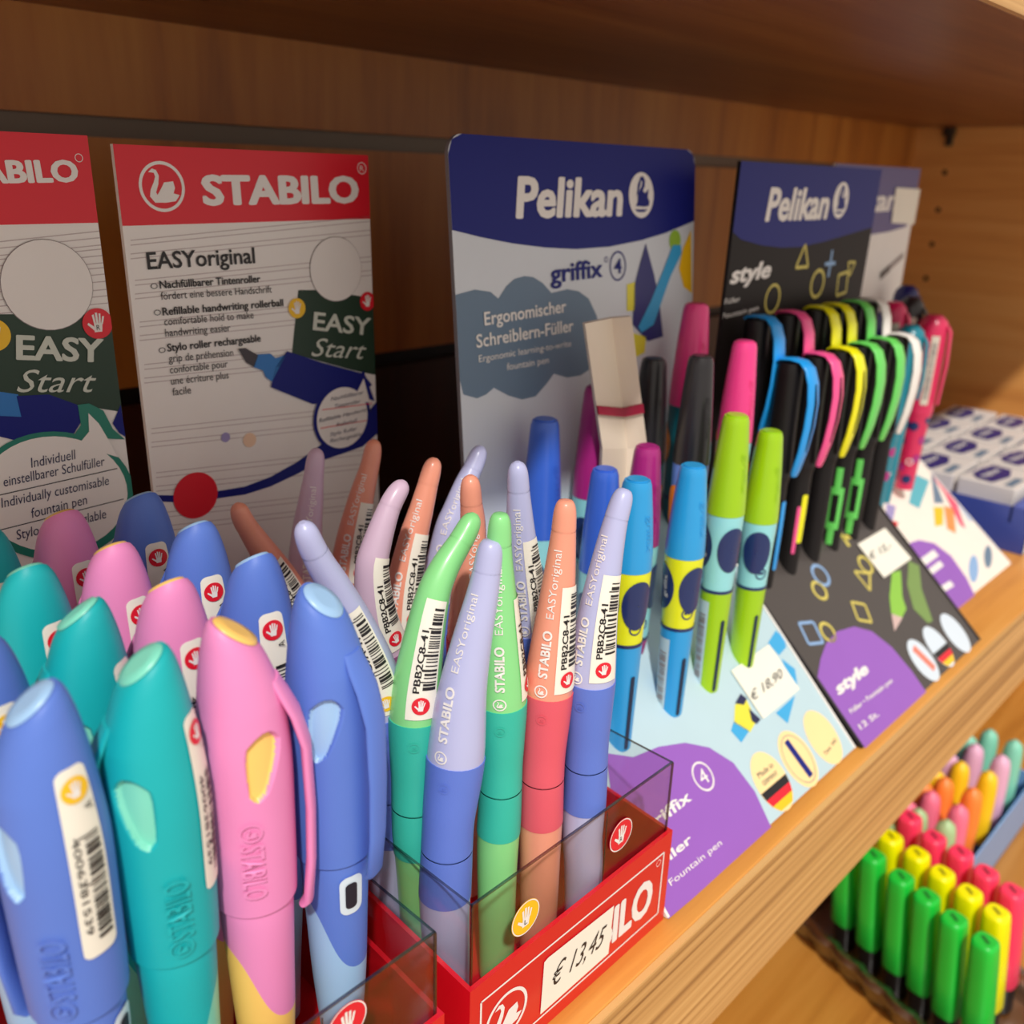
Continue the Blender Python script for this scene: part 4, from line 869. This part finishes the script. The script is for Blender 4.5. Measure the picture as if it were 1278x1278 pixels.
# small lower grips with colour windows of the front pens
# ------------------------------------------------------------------ pens of display 5
def far_pen(x, y, zt, zb, m, label, low=None, lab=False, r=.0085, split=.05):
    t = thing('capped_pen', label, 'pen', (x, y, zb), 'pens in the white wedge display')
    T = Tube([(x, y, zt), (x, y, (zt + zb) / 2), (x, y, zb)], [(0, .006)]); L = zt - zb
    T.rad = [(0, r * .45), (.002, r * .75), (.006, r * .93), (.02, r), (split, r * .95), (split + .001, r * .85), (L, r * .6)]
    mb = MB(); T.sect(mb, 0, split, m, 16, 24, cap0=True, cap1=True); mb.build('cap', t)
    mb = MB(); T.sect(mb, split, L, low or m, 10, 24, cap1=True)
    if low:
        rr = random.Random(5)
        for _ in range(14): T.disc(mb, split + .004 + rr.random() * (L - split - .01), rr.uniform(-1.5, 1.5), .003, rr.choice((GC['purple'], GC['navyo'], GC['orange'], m)), .0002 + rr.random() * .0002)
    T.ring(mb, L - .02, .1, .0022, .0006, WHITE, .0006); mb.build('barrel', t)
    b = MB(); rows = []
    for d, off, w_ in ((.006, 0, .0022), (.010, .0018, .0026), (.03, .0026, .0026), (split - .006, .0018, .002)):
        c = T.pt(d, 1.3, off); rd = (c - T.cen(d)).normalized(); tg = Vector((-rd.y, rd.x, 0)); rows.append([c + tg * w_ * math.cos(q) + rd * .0009 * math.sin(q) for q in [k * math.pi / 4 for k in range(8)]])
    b.grid(rows, m, closed=True); b.face(rows[0], m); b.face(rows[-1], m); b.build('clip', t)
    if lab:
        mb = MB(); T.patch(mb, .012, split - .006, .05, .55, mat('grey_cream_label', (214, 206, 190), .5), .0003, 8, 4); T.barcode(mb, .016, split - .010, .15, .45, GREY, .0005, 4); mb.build('barcode_label', t)
DB = pl('midnight_blue_plastic', (26, 28, 100)); MG = pl('magenta_plastic', (216, 28, 92)); TQ = pl('petrol_plastic', (14, 128, 148)); CR = pl('raspberry_pattern_plastic', (214, 40, 90))
far_pen(.5600, -.186, .1750, .06, DB, 'midnight blue pen next to the white back-row clip', lab=False)
far_pen(.5880, -.186, .1790, .06, MG, 'magenta pen before the white header board in the far corner', lab=True)
far_pen(.6150, -.186, .1800, .06, pl('graphite_plastic', (36, 30, 34)), 'graphite black pen with pale label in the far corner', lab=True)
far_pen(.6450, -.170, .1840, .07, DB, 'midnight blue pen half hidden at the right edge of the far header board')
far_pen(.5550, -.207, .1660, .053, TQ, 'petrol teal pen left of the raspberry pen', low=TQ, lab=False, r=.009)
far_pen(.5740, -.204, .1680, .056, TQ, 'petrol teal pen with pale label touching the raspberry pen', lab=True, r=.009)
far_pen(.6120, -.203, .1710, .056, CR, 'tall raspberry pink pen with barcode label and patterned lower half', low=CR, lab=True, r=.0095, split=.062)
# ------------------------------------------------------------------ highlighters below
HG = mat('green_highlighter_plastic', (26, 196, 60), .35); HY = mat('yellow_highlighter_plastic', (246, 240, 0), .35); HR = mat('red_pink_highlighter_plastic', (250, 60, 100), .35)
def highlighter(m, px, label, group):
    c = at(px[0], px[1], z=-.152); x, y, zt = c; zb = -.2445
    t = thing('highlighter', label, 'highlighter', (x, y, zb), group)
    b = MB(); ang = math.radians(-8); SEG = 24
    def sec(z, r, e=3.2):
        out = []
        for j in range(SEG):
            q = j * 2 * math.pi / SEG; cx, sx = math.cos(q), math.sin(q); k = (abs(cx) ** e + abs(sx) ** e) ** (-1 / e)
            u, v = cx * k * r * 1.13, sx * k * r * 1.05; o2 = SRIGHT * .13 * (zt - z); out.append(Vector((x + o2.x + u * math.cos(ang) - v * math.sin(ang), y + o2.y + u * math.sin(ang) + v * math.cos(ang), z)))
        return out
    rows = [sec(zt, .0052), sec(zt - .0008, .0062), sec(zt - .003, .0067), sec(zt - .012, .0070), sec(zt - .045, .0073), sec(zt - .071, .0074), sec(zt - .072, .0068)]
    b.grid(rows[::-1], m, closed=True); b.face(rows[0], m)
    slot = mat('slot_' + m.name, tuple(int(v * .55) for v in ((26, 196, 60) if m is HG else (246, 240, 0) if m is HY else (250, 60, 100))), .5)
    b.box((-.0030, -.0011, 0), (.0030, .0011, .0003), slot, Matrix.Translation((x, y, zt)) @ Matrix.Rotation(.9, 4, 'Z'))
    b.build('cap', t)
    b = MB(); b.grid([sec(zb, .0060), sec(zt - .0722, .0064)], BK, closed=True); b.build('barrel', t)
    b = MB(); M = Matrix.Translation((x, y, zt - .004)) @ Matrix.Rotation(ang, 4, 'Z'); M = M @ Matrix.Rotation(math.radians(5), 4, SRIGHT.cross(Vector((0, 0, 1)))); b.box((.0066, -.0022, -.050), (.0086, .0022, 0), m, M); b.build('clip', t)
    return t
gp = [(1058, 1040), (1090, 1066), (1125, 1093), (1157, 1117), (1191, 1145), (1230, 1173)]
ord_ = ['first', 'second', 'third', 'fourth', 'fifth', 'sixth']
for i, q in enumerate(gp): highlighter(HG, q, 'green highlighter, %s of the green row counted from under the shelf edge' % ord_[i], 'green highlighters in the smoky tray')
for i, q in enumerate([(1080, 1020), (1112, 1043), (1145, 1064), (1176, 1088), (1210, 1112), (1244, 1137)]): highlighter(HY, q, 'yellow highlighter, %s of the yellow row counted from under the shelf edge' % ord_[i], 'yellow highlighters in the smoky tray')
for i, q in enumerate([(1104, 996), (1136, 1018), (1166, 1043), (1199, 1062), (1231, 1087), (1264, 1110)]): highlighter(HR, q, 'pinkish red highlighter, %s of the red row counted from under the shelf edge' % ord_[i], 'red highlighters in the smoky tray')
PH = dict(mint=(130, 210, 184), lilac=(226, 176, 208), yellow=(250, 204, 30), orange=(252, 140, 60), pink=(244, 120, 150), green=(170, 206, 150))
nmc = dict(mint='mint green', lilac='pale lilac', yellow='warm yellow', orange='orange', pink='dusty pink', green='pale green')
def dome(col, px, label):
    m = mat('pastel_%s_plastic' % col, PH[col], .4); c = at(px[0], px[1], z=-.160); x, y, zt = c
    t = thing('highlighter', label, 'highlighter', (x, y, -.2445), 'pastel highlighters in the blue tray')
    T = Tube([(x, y, zt), (x, y, -.2), (x, y, -.2445)], [(0, .002)]); T.rad = [(0, .0015), (.002, .0045), (.006, .0062), (.015, .0073), (.04, .0082), (.06, .0082), (.0605, .0074), (.0845, .0070)]
    mb = MB(); T.sect(mb, 0, .06, m, 18, 22, cap0=True, cap1=True); mb.build('cap', t)
    mb = MB(); T.sect(mb, .06, .0845, mat('slate_blue_barrel', (70, 110, 160), .4), 4, 22, cap1=True); mb.build('barrel', t)
places = ('half hidden under the shelf edge', 'in the middle line', 'at the outer end of its row')
for col, pl_ in (('mint', [(1211, 918), (1237, 911), (1268, 924)]), ('lilac', [(1187, 940), (1219, 929), (1252, 943)]), ('yellow', [(1170, 961), (1201, 951), (1236, 963)]), ('orange', [(1155, 976), (1181, 971), (1216, 984)]), ('pink', [(1135, 1000), (1164, 988), (1199, 1005)]), ('green', [(1118, 1020), (1148, 1010), (1183, 1024)])):
    for i, q in enumerate(pl_): dome(col, q, '%s pastel highlighter %s' % (nmc[col], places[i]))
# trays
A = at(1010, 1150, z=-.255); B_ = at(1215, 1318, z=-.255); D1 = (B_ - A).normalized(); Lr = .205; xdir = Vector((-D1.y, D1.x, 0)).normalized()
if xdir.x < 0: xdir = -xdir
gg = at(1090, 1066, z=-.152); ge_ = at(1230, 1173, z=-.152); rr_ = at(1136, 1018, z=-.152)
dirg = Vector((ge_.x - gg.x, ge_.y - gg.y, 0)).normalized(); nx = Vector((-dirg.y, dirg.x, 0));
if nx.x < 0: nx = -nx
O_ = Vector((gg.x, gg.y, -.2465)) - dirg * .05 - nx * .0075
t = thing('tray', 'smoky clear plastic tray with scalloped rim holding green, yellow and red highlighters', 'tray', tuple(O_))
b = MB(); Wd = (rr_ - gg).dot(nx) + .030; Ln = .178
def perim(off, z):
    out = []
    for (a0, a1) in (((0, 0), (Ln, 0)), ((Ln, 0), (Ln, Wd)), ((Ln, Wd), (0, Wd)), ((0, Wd), (0, 0))):
        n = int(max(abs(a1[0] - a0[0]), abs(a1[1] - a0[1])) / .0022)
        d = Vector((a1[0] - a0[0], a1[1] - a0[1])); ll = d.length; d /= ll; nn = Vector((d.y, -d.x))
        for k in range(n):
            s_ = k / n * ll; wv = .0022 * abs(math.sin(s_ / .0212 * math.pi)) if ll > .1 else .0010 * math.sin(s_ / .02 * 2 * math.pi)
            e = min(1, min(s_, ll - s_) / .008); pq = Vector(a0) + d * s_ + nn * (off + wv - (1 - e) * .003)
            out.append(O_ + dirg * pq.x + nx * pq.y + Vector((0, 0, z)))
    return out
prof = [(0, .0004), (.0010, .004), (.0014, .011), (.0040, .0135), (.0072, .0150), (.0082, .0175), (.0066, .0205), (.0036, .0215), (.0012, .0205)]
b.grid([perim(o_, z_) for o_, z_ in prof], SMOKE, closed=True); b.grid([perim(o_ - .001, z_) for o_, z_ in prof][::-1], SMOKE, closed=True); b.face(perim(0, .0004), SMOKE)
b.build('scalloped_tray', t)
q0 = at(1148, 1010, z=-.160); q1 = at(1237, 911, z=-.160); q2 = at(1268, 924, z=-.160)
dl = Vector((q1.x - q0.x, q1.y - q0.y, 0)); Lp = dl.length + .05; dl.normalize(); dn = Vector((dl.y, -dl.x, 0))
t = thing('tray', 'light blue tray holding pastel highlighters beyond the smoky one', 'tray', (q0.x, q0.y, -.2465))
b = MB(); M = Matrix(((dl.x, dn.x, 0, q0.x - dl.x * .02), (dl.y, dn.y, 0, q0.y - dl.y * .02), (0, 0, 1, -.2465), (0, 0, 0, 1))); BT = mat('light_blue_tray_plastic', (120, 168, 222), .3)
wo, wi = .034, -.058
for lo, hi in (((0, wi, 0), (Lp, wo, .0015)), ((0, wo - .0015, 0), (Lp, wo, .046)), ((0, wi, 0), (Lp, wi + .0015, .046)), ((0, wi, 0), (.0015, wo, .046)), ((Lp - .0015, wi, 0), (Lp, wo, .046))): b.box(lo, hi, BT, M)
b.build('tray_body', t)
# ------------------------------------------------------------------ light
w = bpy.data.worlds.new('shop'); SC.world = w; w.use_nodes = True; nt = w.node_tree; bg = nt.nodes['Background']
bg.inputs[0].default_value = (1, .90, .80, 1); bg.inputs[1].default_value = .72
s = bpy.data.lights.new('ceiling_spot', 'SUN'); s.energy = 2.85; s.angle = math.radians(2.5); s.color = (1, .96, .90)
so = bpy.data.objects.new('shop_ceiling_light', s); COL.objects.link(so); so.location = (-.9, -1.6, 1.9)
so.rotation_euler = Vector((.85, 1.0, -1.55)).to_track_quat('-Z', 'Y').to_euler()
# ------------------------------------------------------------------ camera
cd = bpy.data.cameras.new('camera'); co = bpy.data.objects.new('camera', cd); COL.objects.link(co); SC.camera = co
cd.sensor_width = 36; cd.lens = 36 * F / 1278; cd.clip_start = .01
R3 = Matrix((RX, RY, RZ))   # rows: world axes in camera coordinates
co.matrix_world = Matrix.Translation(CAM) @ R3.to_4x4()
cd.dof.use_dof = True; cd.dof.focus_distance = .265; cd.dof.aperture_fstop = 12.5
SC.view_settings.view_transform = 'Standard'; SC.view_settings.look = 'None'; SC.view_settings.gamma = 1; SC.view_settings.exposure = 0; SC.view_settings.use_curve_mapping = False
